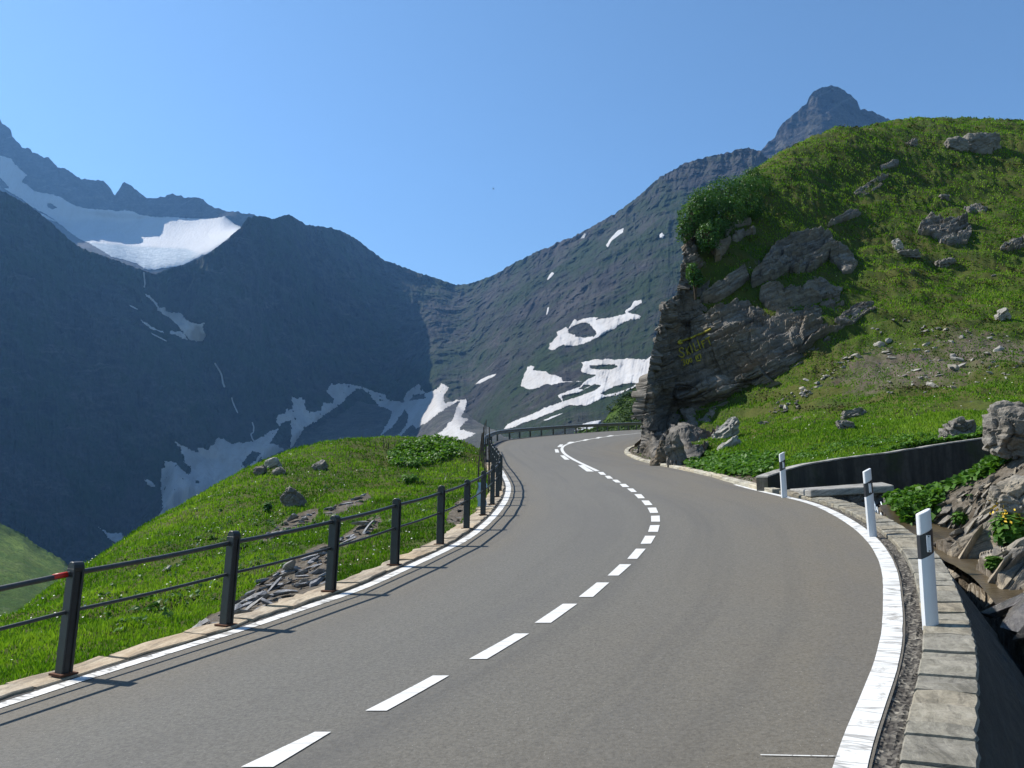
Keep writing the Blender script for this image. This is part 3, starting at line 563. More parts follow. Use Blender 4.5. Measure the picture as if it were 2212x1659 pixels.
# ------------------------------------------------------------------ snow: each patch is a sheet lying on the mountain, thickest in its middle
def snow(name, label, cat, sh, poly, mat, thick=7., step=1.6, jag=3.2, holes=(), tint=None, group=None, furrow=3.):
    Ss = [SHEETS[q] for q in sh]; P = np.array(poly, float); x0, y0 = P.min(0)-2; x1, y1 = P.max(0)+2
    step = min(step, max(.5, min(x1-x0, y1-y0)/9))
    gx, gy = np.meshgrid(np.arange(x0, x1+step, step), np.arange(y0, y1+step, step))
    jx = gx+jag*fbm(gx/9, gy/9, o=5, seed=5, gain=.62); jy = gy+jag*fbm(gx/9+40, gy/9, o=5, seed=6, gain=.62)
    m = inside(jx, jy, P)
    for h in holes: m &= ~inside(jx, jy, np.array(h, float))
    if m.sum() < 4: return None
    d = m.astype(float); a = np.pad(d, 3)
    for _ in range(3): a = (a+np.roll(a, 1, 0)+np.roll(a, -1, 0)+np.roll(a, 1, 1)+np.roll(a, -1, 1))/5
    dist = np.clip(a[3:-3, 3:-3]*1.5-.5, 0, 1)
    V = np.array([q.on(gx.ravel(), gy.ravel(), ((dist*1.2-.15)*thick).ravel()) for q in Ss]); V = V[V[..., 1].argmin(0), np.arange(V.shape[1])]
    Yg = V[:, 1].reshape(gx.shape)
    for _ in range(24 if furrow < 1.5 else 8): Yg[1:-1, 1:-1] = (2*Yg[1:-1, 1:-1]+Yg[:-2, 1:-1]+Yg[2:, 1:-1]+Yg[1:-1, :-2]+Yg[1:-1, 2:])/6
    fur = perlin(gx/4.2+gy/16, gy/60, seed=3)+.5*perlin(gx/1.9+gy/9, gy/40, seed=4)
    V = at(gx.ravel(), gy.ravel(), (Yg-thick*.15-furrow*fur*dist).ravel())
    c = m[:-1, :-1] & m[:-1, 1:] & m[1:, 1:] & m[1:, :-1]
    F = gridF(*gx.shape)[:, ::-1][c.ravel()]; u, inv = np.unique(F, return_inverse=True)
    o = mk(name, V[u], inv.reshape(F.shape), mat, None, True, {'tint': np.zeros(len(u)) if tint is None else tint(gx.ravel()[u], gy.ravel()[u])})
    return tag(o, label, cat, group)
M_SNOW = mat_snow('snow'); M_OLD = mat_snow('old_snow', (.42, .415, .415), (.23, .20, .175), None, .5); M_ICE = mat_snow('glacier_ice', (.43, .435, .45), (.28, .255, .23), (.10, .16, .21), .25)
glac = C1([(-700,300),(0,460),(100,490),(135,540),(175,580),(235,630),(190,690),(240,720),(300,770),(410,790),(520,820),(600,870),(650,895),(720,915),(820,925),(940,930),(1010,940),(1070,935),(1150,945),(1200,975),(1320,990),(1500,995),(1650,1005),(1840,1005),(1945,985),(2000,1030),(2030,1060),(2070,1070),(2085,1095),(2000,1160),(1900,1240),(1800,1310),(1740,1330),(1640,1380),(1580,1415),(1420,1440),(1290,1455),(1240,1440),(1180,1400),(1080,1370),(960,1340),(880,1290),(760,1220),(690,1190),(600,1130),(540,1080),(450,1010),(350,950),(270,910),(180,840),(60,770),(0,730),(-700,520)])
def ice(x, y):
    e = np.interp(x, [175, 225, 300, 340, 400, 440], [519, 523, 529, 531, 534, 545]); return np.clip((y-e)/6, 0, 1)*np.clip((440-x)/30, 0, 1)
snow('glacier', 'hanging glacier with blue broken ice at its lower lip', 'glacier', 'A', glac, M_ICE, 10, 1.3, 2., [C1([(0,660),(30,690),(75,745),(40,748),(0,735)]), C1([(410,885),(440,880),(490,915),(450,925),(415,910)])], ice, furrow=.8)
N = 'snow_patch'
def sp(label, sh, poly, mat=None, holes=(), **k): return snow(N, label, 'snow patch', sh, poly, mat or M_SNOW, holes=holes, **k)
sp('narrow snow strip in the ravine below the glacier, widening at its foot', 'B', C2([(1240,0),(1290,5),(1330,45),(1380,110),(1440,118),(1430,150),(1480,160),(1560,155),(1590,185),(1600,210),(1640,240),(1720,255),(1775,240),(1755,290),(1785,360),(1760,405),(1700,415),(1640,400),(1590,350),(1550,300),(1500,240),(1430,190),(1360,145),(1330,80)]))
sp('small bright snow patch touching the foot of the ravine strip', 'B', C2([(1450,345),(1480,318),(1535,320),(1550,312),(1600,350),(1635,408),(1590,395),(1540,365),(1490,352)]))
sp('thin slanting sliver of snow left of the ravine', 'B', C2([(1200,212),(1250,240),(1330,290),(1400,325),(1450,335),(1400,338),(1330,318),(1290,300),(1250,265)]))
sp('short thin snow streak highest on the left mountain side', 'B', C2([(1105,90),(1150,105),(1195,130),(1190,138),(1140,118)]), step=.6, jag=.6)
sp('thin snow streak low on the left mountain side', 'B', C2([(1295,328),(1340,350),(1400,380),(1445,405),(1435,412),(1370,380),(1320,355)]), step=.6, jag=.6)
big = CL([(520,1050),(600,1080),(680,1130),(760,1155),(800,1200),(870,1210),(860,1150),(950,1160),(1000,1190),(1020,1130),(1075,1110),(1080,1050),(1130,1025),(1160,1045),(1200,1040),(1300,1110),(1330,1090),(1560,1075),(1640,1020),(1720,1000),(1740,950),(1820,935),(1890,900),(1850,830),(1870,740),(1950,720),(1990,660),(2050,670),(2060,610),(2030,570),(2050,515),(2080,520),(2110,545),(2170,515),(2212,550)])+C4([(700,135),(760,150),(800,140),(810,85),(860,90),(890,70),(850,30),(835,5),(870,-40),(1000,-40),(1090,-20),(1130,-5),(1180,20),(1240,30),(1260,70),(1360,85),(1380,20),(1430,-20),(1470,-40),(1520,30),(1430,40),(1415,70),(1400,110),(1370,140),(1340,190),(1290,260),(1190,330),(1230,260),(1275,190),(1280,150),(1240,130),(1200,120),(1150,65),(1110,20),(1080,0),(1040,0),(940,100),(780,215),(700,260),(640,350),(600,400),(540,420),(380,480),(350,530),(200,600),(110,640),(0,760)])+CL([(1100,1640),(760,1900),(560,2150),(330,2100),(420,1900),(400,1640),(410,1420),(450,1400),(440,1320),(480,1315),(590,1340),(650,1400),(730,1480),(770,1485),(780,1420),(690,1340),(700,1290),(650,1200),(640,1160)])
sp('wide shaded snowfield filling the valley head below the dark walls', 'BF', big, M_OLD, [CL([(1930,850),(2025,825),(2040,960),(2030,1170),(1980,1190),(1870,1120),(1780,1110)]), CL([(1430,1350),(1560,1200),(1650,1230),(1480,1420)]), CL([(850,1570),(890,1600),(850,1610)])], thick=5, furrow=.6)
sp('small detached snow patch below the shaded snowfield', 'B', CL([(185,1560),(240,1550),(290,1570),(340,1640),(330,1660),(280,1650),(220,1605)]))
sp('pale snow wedge low in the valley beside the meadow edge', 'BF', [(205,1132),(222,1143),(238,1152),(262,1150),(274,1168),(262,1180),(240,1168)])
sp('sunlit furrowed snowfield above the road bend', 'BF', C4([(1360,110),(1380,150),(1395,200),(1360,260),(1300,340),(1340,330),(1420,240),(1450,270),(1540,215),(1620,150),(1740,80),(1700,190),(1640,270),(1560,320),(1500,360),(1760,350),(1860,300),(1745,265),(1810,200),(1760,190),(1800,100),(1790,65),(1730,70),(1640,90),(1640,40),(1680,-10),(1620,-50),(1590,-5),(1500,30),(1510,60),(1430,65)]), M_OLD, thick=5)
sp('dirty sunlit snow patch just beyond the meadow crest', 'BF', CL([(1615,1170),(1690,1150),(1740,1110),(1820,1100),(1870,1140),(1885,1210),(1780,1260),(1680,1340),(1670,1260),(1680,1210)]), M_OLD)
sp('bright snow patch at the meadow edge, lowest in the valley', 'BF', CL([(1100,1570),(1150,1520),(1200,1510),(1215,1550),(1255,1545),(1200,1640),(1090,1680)]), M_OLD)
sp('dirty white snow cone at the top of the grassy knoll', 'BF', C4([(370,405),(420,380),(480,365),(515,400),(500,450),(450,480),(400,495),(395,440)]), M_OLD)
sp('ragged snow band round a dark rock on the right mountain, upper of two', 'B', C5([(930,965),(945,920),(1010,850),(1000,820),(1080,775),(1110,790),(1130,740),(1160,705),(1180,720),(1250,700),(1320,690),(1380,695),(1340,715),(1410,700),(1500,685),(1600,660),(1590,640),(1640,600),(1660,560),(1735,535),(1740,570),(1690,600),(1620,650),(1700,665),(1735,680),(1720,705),(1640,715),(1570,745),(1500,795),(1420,835),(1340,875),(1250,920),(1130,945),(1060,930),(970,980)]), M_OLD, [C5([(1110,800),(1150,765),(1240,740),(1290,750),(1320,800),(1350,830),(1340,850),(1250,862),(1170,860),(1160,840),(1110,825)])], step=1.1, jag=2.2, furrow=3.2)
sp('fan of furrowed snow left of the large snowfield on the right mountain', 'B', C5([(690,1290),(720,1190),(750,1120),(790,1100),(815,1120),(800,1145),(870,1155),(915,1155),(940,1180),(1000,1190),(1050,1215),(1055,1245),(1130,1245),(1250,1240),(1200,1252),(1060,1255),(960,1280),(910,1270),(850,1300),(780,1318)]), M_OLD, step=1.1, jag=2.2, furrow=3.2)
sp('large snowfield with dark rock islands beside the crag', 'B', C5([(1205,1160),(1230,1105),(1210,1080),(1300,1060),(1340,1050),(1400,1060),(1420,1045),(1500,1055),(1620,1045),(1780,1055),(1830,1010),(1870,1000),(1870,1240),(1790,1240),(1700,1310),(1690,1290),(1530,1365),(1420,1380),(1270,1455),(1120,1450),(950,1520),(800,1580),(700,1610),(640,1645),(540,1660),(580,1610),(700,1560),(850,1500),(900,1470),(1050,1420),(1010,1365),(1100,1325),(1200,1290),(1260,1230),(1310,1210),(1340,1190),(1260,1180)]), M_OLD, [C5([(1290,1110),(1400,1105),(1500,1100),(1530,1115),(1480,1140),(1370,1140),(1300,1130)]), C5([(1200,1310),(1240,1275),(1300,1280),(1230,1315)]), C5([(1390,1350),(1500,1290),(1600,1265),(1690,1262),(1660,1290),(1520,1340),(1420,1362)]), C5([(1050,1370),(1200,1340),(1330,1270),(1390,1280),(1310,1330),(1200,1370),(1060,1415)])], step=1.1, jag=1.8, furrow=3.2)
sp('slim slanting snow streak left of the furrowed fan', 'B', C5([(290,1275),(350,1225),(420,1195),(490,1175),(470,1200),(410,1230),(350,1262)]), step=.8, jag=.8)
sp('long low snow streak just above the guard rail', 'B', C5([(875,1585),(950,1550),(1040,1520),(1080,1510),(1000,1550),(920,1582)]), step=.8, jag=.8)
sp('snow patch cut off by the guard rail beside the green slope', 'B', C5([(1150,1670),(1230,1610),(1300,1590),(1395,1575),(1370,1610),(1300,1660)]), step=.8, jag=.8)
sp('small snow patch at mid height on the right mountain', 'B', C5([(918,370),(940,325),(965,300),(985,312),(965,340),(930,372)]), step=.7, jag=.6)
sp('tiny snow fleck below the small mid height patch', 'B', C5([(912,675),(925,610),(940,600),(935,640),(925,665)]), step=.5, jag=.3)
sp('forked bright snow couloir high under the right crest', 'B', [(1308,530),(1320,512),(1335,497),(1348,492),(1346,502),(1330,514),(1322,520),(1313,535)], step=.8, jag=.8)
sp('tiny snow spot just under the right crest', 'B', [(1253,516),(1262,504),(1268,505),(1262,514)], step=.5, jag=.3)
sp('small bright snow spot beside the crag top', 'B', [(1424,507),(1430,502),(1436,508),(1432,516),(1425,514)], step=.5, jag=.3)
sp('lone snow spot on the horn', 'E', CR1([(800,480),(815,468),(825,476),(812,485)]), step=.4, jag=.2)
sp('snow rim along the edge of the shoulder left of the glacier', 'A', C1([(330,955),(380,970),(440,1005),(490,1032),(480,1040),(400,1010),(350,985)]), step=.6, jag=.4)
# the glacier stream, seen as a few white threads
def thread(label, sh, px, w, cat='waterfall', mat=None):
    P = np.array(px, float); Q = SHEETS[sh].on(*resample(P, step=1.5).T, 6.); m = MB(); m.tube(Q, w*(1+.5*fbm(np.arange(len(Q))*.4, np.zeros(len(Q)), o=2)), 5)
    return tag(m.build('waterfall', mat or M_SNOW), label, cat)
thread('thin white waterfall thread in the middle of the ravine', 'B', CL([(1085,100),(1110,140),(1140,190),(1160,225),(1172,270),(1185,350),(1205,395)]), 2.2)
thread('faint waterfall thread lower in the ravine', 'B', CL([(1295,530),(1310,590),(1335,650),(1368,718)]), 1.8)
thread('short waterfall reaching the shaded snowfield', 'B', CL([(1553,840),(1572,900),(1568,965),(1535,985),(1550,1040),(1575,1075)]), 1.8)
thread('meltwater thread just below the glacier lip', 'B', C1([(1240,1470),(1245,1520),(1250,1570),(1245,1600)]), 1.8)
# ================================================================== ROCK
def cells(P, seed=0):
    """cellular noise: a random value per block and the closeness to the block's joints"""
    P = np.asarray(P, np.float32); I = np.floor(P).astype(np.int64); f1 = np.full(P.shape[0], 9., np.float32); f2 = f1.copy(); val = np.zeros(P.shape[0], np.float32)
    for dx in (-1, 0, 1):
        for dy in (-1, 0, 1):
            for dz in (-1, 0, 1):
                q = I+np.array([dx, dy, dz]); h = _h(q[:, 0], q[:, 1], q[:, 2], seed)
                j = np.stack([(h & np.uint32(1023))/1023., ((h >> np.uint32(10)) & np.uint32(1023))/1023., ((h >> np.uint32(20)) & np.uint32(1023))/1023.], -1)
                d = ((q+.15+.7*j-P)**2).sum(-1); n = d < f1
                f2 = np.where(n, f1, np.minimum(f2, d)); val = np.where(n, (h >> np.uint32(4)) % np.uint32(997)/997., val); f1 = np.where(n, d, f1)
    return val, np.sqrt(f2)-np.sqrt(f1)
def strata(P, sc=1., seed=0, dip=(.32, .1)):
    """relief of layered, jointed rock: outward displacement in units of sc"""
    q = P/sc; s = q[:, 2]-dip[0]*q[:, 0]-dip[1]*q[:, 1]+.25*fbm(q[:, 0]*.6, q[:, 1]*.6, q[:, 2]*.6, o=3, seed=seed)
    lay = s*1.6; fl = lay-np.floor(lay); L = np.floor(lay)
    ledge = (_h(L.astype(np.int64), L.astype(np.int64)*0+7, L.astype(np.int64)*0, seed) % np.uint32(997))/997.
    v, e = cells(np.stack([q[:, 0]*.9+.3*s, q[:, 1]*.9, s*.75], -1), seed)
    d = .46*(ledge-.5)+.50*(v-.5)-.34*np.clip(1-e/.09, 0, 1)-.26*np.clip(1-fl/.13, 0, 1)
    return d+.22*fbm(q[:, 0]*2.2, q[:, 1]*2.2, s*5, o=4, seed=seed+2)
def bedded(P, sc, seed=0, dip=(.38, .1), jf=.45):
    """relief of thinly bedded rock: long ledges along the dip, cut by a few upright joints"""
    q = P/sc; s = q[:, 2]-dip[0]*q[:, 0]-dip[1]*q[:, 1]+.30*fbm(q[:, 0]*.35, q[:, 1]*.35, q[:, 2]*.35, o=3, seed=seed)
    d = 0
    for f, a in ((1., .52), (2.7, .26), (7., .11)):
        lay = s*f+.18*fbm(q[:, 0]*f*.7, q[:, 1]*f*.7, q[:, 2]*f*.4, o=2, seed=seed+4); L = np.floor(lay).astype(np.int64); fl = lay-L
        seg = np.floor(q[:, 0]*jf*f+.3*L+.4*perlin(q[:, 1]*.6*f, q[:, 2]*.5*f, seed=seed)).astype(np.int64)                        # ledges break off at joints
        h = (_h(L, seg, L*0, seed) % np.uint32(997))/997.
        d = d+a*((h-.5)+.55*(fl-.5)-.8*np.clip(1-fl/.14, 0, 1)*(h > .35))
    return d+.16*fbm(q[:, 0]*1.3, q[:, 1]*1.3, s*5, o=5, seed=seed+2)
M_CRAG = mat_stone('crag_rock', (.105, .094, .080), (.175, .155, .130), (.24, .22, .19), .5, .9)
M_OUT = mat_stone('outcrop_rock', (.165, .153, .135), (.25, .232, .20), (.12, .108, .09), .7, .9)
M_SLATE = mat_stone('slate', (.25, .255, .265), (.38, .38, .385), (.17, .17, .175), 2., .8)
M_PALE = mat_stone('pale_stone', (.30, .285, .25), (.42, .40, .35), (.22, .20, .17), 2.5, .8)
M_BANK = mat_stone('bank_rock', (.21, .195, .17), (.37, .325, .25), (.15, .14, .125), 1.6, .9)
M_WET = mat_stone('wet_rock', (.075, .072, .07), (.14, .125, .11), (.06, .055, .05), 1.6, 1., .22)
# the crag that the road bends round: its outline and how far it stands out of the slope, row by row
sil = np.array([(1015,1371),(990,1377),(950,1384),(900,1390),(860,1394),(800,1400),(760,1408),(720,1419),(690,1426),(658,1432),(648,1446),(638,1460),(600,1469),(560,1476),(520,1484),(500,1481),(484,1486),(470,1500)][::-1], float)
rgt = np.array([(470,1600),(520,1660),(560,1700),(640,1790),(700,1850),(760,1850),(850,1730),(900,1630),(960,1540),(1015,1500)], float)
inn = np.array([(1450,905),(1440,800),(1480,705),(1500,850),(1560,845),(1560,800),(1540,740),(1620,800),(1680,792),(1650,740),(1600,690),(1500,670),(1540,660),(1500,560),(1490,610),(1450,960),(1440,985),(1475,960),(1720,745),(1580,765)], float)
ext = np.array([(1506,962),(1530,930),(1562,890),(1629,852),(1692,842),(1767,790),(1815,762),(1835,700),(1770,690),(1700,645),(1640,648),(1590,640),(1560,612),(1600,570),(1545,550),(1660,520),(1560,500),(1488,1000),(1520,985)], float)
A_, ok = ghit(*inn.T); B_, ok2 = ghit(*ext.T)
silY = [(1377,990,42.6),(1384,950,43.6),(1394,860,45.2),(1400,800,46),(1419,720,47.2),(1432,658,48.6),(1460,638,50.2),(1469,600,51.2),(1484,520,53.2),(1482,490,54.2),(1371,1015,42)]
extra = [(1410,1003,38.2),(1440,1009,35.4),(1466,1014,33.3),(1420,960,40)]
ct = np.r_[np.array(silY+extra, float), np.c_[inn, A_[:, 1]-1.0][ok], np.c_[ext, B_[:, 1]+1.3][ok2]]
CY = TPS(ct[:, :2], ct[:, 2], lam=2e-3, sc=200)
rows = np.arange(1015, 474, -1.2); cu = np.linspace(0, 1, 240)
pxs = np.interp(rows, sil[:, 0], sil[:, 1]); pxs = pxs+4.*fbm(rows/16, rows*0, o=4, seed=2); pxr = np.interp(rows, rgt[:, 0], rgt[:, 1])
PX = pxs[:, None]*(1-cu)+pxr[:, None]*cu; PY = rows[:, None]+0*cu
Vc = at(PX, PY, CY(np.stack([PX, PY], -1)))
sdir = np.array([.30, .954, 0])                                            # the hidden flank runs on along the road
bk = np.linspace(1, 0, 26)[:-1]; Vb = Vc[:, :1]+(bk**1.2*26)[None, :, None]*sdir+np.array([1., 0, 0])*(np.sin(bk*9)*.7*bk)[None, :, None]
Vf = np.concatenate([Vb, Vc], 1); sh = Vf.shape[:2]
Nn = np.cross(np.gradient(Vf, axis=1), np.gradient(Vf, axis=0)); Nn /= np.linalg.norm(Nn, axis=-1)[..., None]+1e-9
Nn *= np.where((Nn*np.array([-.5, -1, .3])).sum(-1) > 0, 1, -1)[..., None]
dsp = 1.7*bedded(Vf.reshape(-1, 3), 2.3, 5, (.36, .05)).reshape(sh)+.30*strata(Vf.reshape(-1, 3), 1.3, 8, (.40, .1)).reshape(sh)+.7*fbm(Vf[..., 0]*.22, Vf[..., 1]*.22, Vf[..., 2]*.3, o=3, seed=6)
vert = fbm(Vf[..., 0]*1.1+Vf[..., 1]*.6, Vf[..., 2]*.12, o=4, seed=77)     # upright cracks near the nose
nose = np.clip(1-np.abs(np.arange(sh[1])-25)[None]/70., 0, 1); dsp = dsp*(1-.5*nose)+nose*1.5*vert
view = np.stack([*ray(PX, PY)], -1); view = np.stack([view[..., 0], 1+0*PX, view[..., 1]], -1)
kk = np.clip((np.arange(sh[1])-25)/14., 0, 1)[None, :, None]
Dir = Nn*kk+(1-kk)*np.concatenate([Nn[:, :25], -view/np.linalg.norm(view, axis=-1)[..., None]], 1)
Vf = Vf+Dir*dsp[..., None]
crag = mk('rock_crag', Vf.reshape(-1, 3), gridF(*sh), M_CRAG, None, False, {'tint': np.clip(.5+.55*fbm(Vf[..., 0]*.35, Vf[..., 1]*.35, Vf[..., 2]*.5, o=4, seed=61), 0, 1)})
tag(crag, 'tall dark crag of layered rock at the inside of the road bend, with yellow lettering', 'crag')
def cragpt(px, py, out=.05):
    """point of the crag face under a sighting: nearest face vertices in the picture"""
    W = Vf[:, 25:].reshape(-1, 3); u = W[:, 0]/W[:, 1]*0; d = W-np.array([0, 0, EYE]); c, s = math.cos(PITCH), math.sin(PITCH)
    dep = d[:, 1]*c+d[:, 2]*s; qx = 1106+FPX*d[:, 0]/dep; qy = 829.5-FPX*(-d[:, 1]*s+d[:, 2]*c)/dep
    Y = []
    for x, y in zip(px, py):
        r2 = (qx-x)**2+(qy-y)**2; j = np.argsort(r2)[:6]; Y.append(W[j, 1].min())
    return at(np.array(px), np.array(py), np.array(Y)-out)
# painted lettering: SKILIFT and 300 m under an arrow, brushed on the rock in yellow
def CT(p): return [((1960+x/11.06)/1.3671, (960+y/11.06)/1.3671) for x, y in p]
M_YEL = mat_paint('yellow_paint', .5); M_YEL.node_tree.nodes
yk = NT('faded_yellow_paint', .8, .2); yn = yk.noise(2.5, 5, .7); yk.color(yk.mix(yk.rng(yn, .42, .62), (.38, .32, .03), (.22, .18, .035))); M_YEL = yk.m
strokes = {'arrow': [[(470,560),(560,530),(700,480),(880,430),(1050,340),(1250,270),(1540,130)], [(470,560),(520,610),(600,580)], [(480,555),(540,500)]],
 's': [[(640,790),(620,740),(560,735),(505,780),(505,840),(560,890),(640,920),(675,980),(650,1040),(580,1055),(490,1000)]], 'k': [[(705,730),(745,840),(785,970)], [(815,700),(750,850)], [(755,850),(810,890),(870,950)]],
 'i': [[(840,590),(880,700),(940,900)]], 'l': [[(955,590),(1000,700),(1045,860),(1080,830),(1140,800)]], 'i2': [[(1095,470),(1140,600),(1200,770)]], 'f': [[(1230,540),(1270,640),(1310,740)], [(1220,545),(1320,500)], [(1260,630),(1330,590)]], 't': [[(1440,430),(1480,530),(1530,660)], [(1370,460),(1500,380)]],
 'three': [[(575,1160),(620,1120),(670,1130),(675,1180),(630,1215),(690,1230),(700,1290),(640,1325)]], 'nought': [[(735,1130),(780,1110),(820,1170),(810,1260),(770,1280),(735,1220),(735,1130)]], 'nought2': [[(840,1110),(880,1070),(915,1130),(920,1200),(880,1230),(850,1180),(840,1110)]],
 'm': [[(1045,1000),(1055,1080),(1075,1150)], [(1050,1000),(1090,985),(1130,1110)], [(1110,1000),(1160,940),(1200,960),(1215,1090)], [(1075,1180),(1200,1150)]]}
sg = empty('painted_sign', cragpt(*np.array(CT([(1000, 800)])).T)[0], 'yellow hand painted words SKILIFT 300 m with an arrow on the crag', 'painted sign')
m = {'lettering': MB(), 'arrow': MB()}
for kq, ss in strokes.items():
    for st_ in ss:
        P = cragpt(*resample(np.array(CT(st_)), step=1.1).T, .10); P = smooth(P, 4) if len(P) > 4 else P
        m['arrow' if kq == 'arrow' else 'lettering'].tube(P, .042 if kq != 'arrow' else .07, 6)
for kq in m: o = m[kq].build(kq, M_YEL, sg); o.matrix_parent_inverse = Matrix.Translation(-sg.location)

# ------------------------------------------------------------------ outcrops and boulders
_ico = {}
def ico(n):
    if n not in _ico:
        bm = bmesh.new(); bmesh.ops.create_icosphere(bm, subdivisions=n, radius=1); _ico[n] = (np.array([v.co[:] for v in bm.verts]), np.array([[v.index for v in f.verts] for f in bm.faces])); bm.free()
    return _ico[n]
def rotm(rx, ry, rz): return np.array(Matrix.Rotation(rz, 3, 'Z') @ Matrix.Rotation(ry, 3, 'Y') @ Matrix.Rotation(rx, 3, 'X'))
def lump_mesh(size, seed, sub=4, amp=.35, box=4.5, sc=None, dip=(.04, .35)):
    V, F = ico(sub); n = (np.abs(V)**box).sum(1)**(-1/box); U = V*n[:, None]
    rg = np.random.default_rng(seed)
    for _ in range(7):                                                      # flat broken faces
        a = rg.normal(size=3); a /= np.linalg.norm(a); d = U @ a; lim = rg.uniform(.62, .95)*d.max(); U = U-np.clip(d-lim, 0, None)[:, None]*a
    W = U*np.array(size)/2; s = sc or min(size)*.8
    N = V/np.array(size); N /= np.linalg.norm(N, axis=1)[:, None]
    W = W+N*(strata(W+seed*3.1, s, seed, dip)*amp*s)[:, None]+N*(.10*s*fbm(W[:, 0]*4/s, W[:, 1]*4/s, W[:, 2]*4/s, o=4, seed=seed))[:, None]
    return W, F
def outcrop(name, label, cat, px, py, wpx, hpx, tilt=0., mat=None, depth=.8, sub=4, amp=.35, sink=.25, seed=None, tint=.5, group=None, off=0.):
    P, ok = ghit(px, py+hpx/2); P = P[0]; k = P[1]/FPX; w_, h_ = wpx*k, hpx*k
    seed = seed if seed is not None else int(px*7+py) % 997
    V, F = lump_mesh((w_*1.12, max(.3, w_*depth), h_*(1+2*sink)), seed, sub, amp)
    V = V @ rotm(.25 if tilt > .3 else 0, -tilt, 0).T+np.array([P[0], P[1]+off+w_*depth*.28, P[2]+h_*.5-h_*sink*.3])
    o = mk(name, V-P, F, mat or M_OUT, None, False, {'tint': np.clip(tint+.3*fbm(V[:, 0]*1.5, V[:, 1]*1.5, V[:, 2]*2.5, o=3, seed=3), 0, 1)}); o.location = P
    return tag(o, label, cat, group)
OC = [('small upright dark stone near the skyline',1972,309,24,16,.5,.8),('pale upright stone in the middle of the slope',1943,529,18,26,.3,.8),('dark rock just right of the pale upright stone',1965,550,50,16,0,.7),('small grey rock on the grass right of centre',2046,568,34,15,.1,.8),('pale split stone near the right edge of the slope',2168,682,30,18,.7,.8),('small stone on the grass above the broken ledge',2040,426,22,9,0,.8),
 ('pale knobbly rock on the grass beside the crag foot',1575,928,58,30,.7,.6),('pale pointed slab lying on the grass below the knobbly rock',1581,960,56,18,.7,.5),('flat boulder with a dark underside on the lower slope',1849,893,50,14,.14,.8),('rounded boulder below the flat one on the lower slope',1828,919,36,20,.0,.8),('mossy dark rock behind the retaining wall',2082,930,72,40,.1,.7),
 ('reddish block at the crag foot beside the road',1436,984,38,44,-.3,.7),('upright dark block in the row at the crag foot',1462,975,36,62,.1,.6)]
def ledge(label, poly, bulge=.55, amp=.5, dip=.45, tint=.45, mat=None, step=.9, seed=1, sc=1.0):
    """bedrock breaking through the turf: a layered relief that follows the slope and dives under the grass at its rim"""
    P = np.array(poly, float); a, b = P.min(0)-3, P.max(0)+3; gx, gy = np.meshgrid(np.arange(a[0], b[0], step), np.arange(a[1], b[1], step)); sh_ = gx.shape
    H = np.concatenate([ghit(u, v)[0] for u, v in zip(np.array_split(gx.ravel(), 20), np.array_split(gy.ravel(), 20))])
    jx = gx+3.2*fbm(gx/11, gy/11, o=3, seed=seed); jy = gy+2.6*fbm(gx/11+30, gy/11, o=3, seed=seed+1); m = inside(jx, jy, P).astype(float)
    d = np.pad(m, 4)
    for _ in range(5): d = (d+np.roll(d, 1, 0)+np.roll(d, -1, 0)+np.roll(d, 1, 1)+np.roll(d, -1, 1))/5
    d = np.clip(d[4:-4, 4:-4]*1.6-.5, 0, 1); Hy = H[:, 1].reshape(sh_)
    for _ in range(6): Hy[1:-1, 1:-1] = (Hy[1:-1, 1:-1]*2+Hy[:-2, 1:-1]+Hy[2:, 1:-1]+Hy[1:-1, :-2]+Hy[1:-1, 2:])/6
    W = at(gx, gy, Hy).reshape(-1, 3); st_ = bedded(W, sc*1.45, seed, (dip, .05), .10).reshape(sh_)+.20*strata(W, sc*1.1, seed+3, (dip, .2)).reshape(sh_)
    keep = (d > .02); up_ = (bulge*.75+.42)*d**.8-.40+2.5*amp*st_*np.clip(d*1.6, 0, 1)
    V = (at(gx, gy, Hy)+up_[..., None]*np.array([-.15, -.75, .65])).reshape(-1, 3); k2 = keep[:-1, :-1] & keep[1:, 1:] & keep[:-1, 1:] & keep[1:, :-1]; F = gridF(*sh_)[:, ::-1][k2.ravel()]; u, inv = np.unique(F, return_inverse=True)
    o = mk('rock_outcrop', V[u], inv.reshape(F.shape), mat or M_OUT, None, False, {'tint': np.clip(tint+.5*fbm(V[u, 0]*1.2, V[u, 1]*1.2, V[u, 2]*1.6, o=3, seed=3), 0, 1)}); return tag(o, label, 'rock')
def C8(p): return [(1448.3+x/7.56, 351+y/7.56) for x, y in p]
ledge('largest smooth grey slab running diagonally down the hillside', CR1([(545,1300),(600,1235),(640,1165),(700,1105),(800,1045),(900,1025),(960,1005),(1045,1010),(1055,1050),(1010,1090),(1040,1110),(1020,1170),(980,1205),(920,1245),(840,1255),(760,1245),(700,1295),(640,1305),(560,1345)]), .7, .55, .62)
ledge('knobbly grey rock joined to the right end of the largest slab', CR1([(1010,1082),(1062,1075),(1130,1135),(1205,1195),(1165,1255),(1110,1260),(1068,1205),(1030,1185)]), .6, .5, .1, seed=2)
ledge('slim grey slab alone on the grass above the largest slab', CR1([(1005,975),(1080,908),(1180,874),(1235,882),(1195,915),(1100,945)]), .35, .3, .6, seed=3)
ledge('low grey slabs tailing off below the largest slab', CR1([(235,1405),(330,1345),(430,1285),(500,1225),(545,1285),(440,1375),(350,1425),(260,1435)]), .4, .4, .65, seed=4)
ledge('dark rock with a whitish left face beside the grass', CR1([(855,1362),(900,1318),(980,1306),(1055,1338),(1115,1350),(1085,1405),(980,1405),(900,1395)]), .6, .5, .2, .55, seed=5)
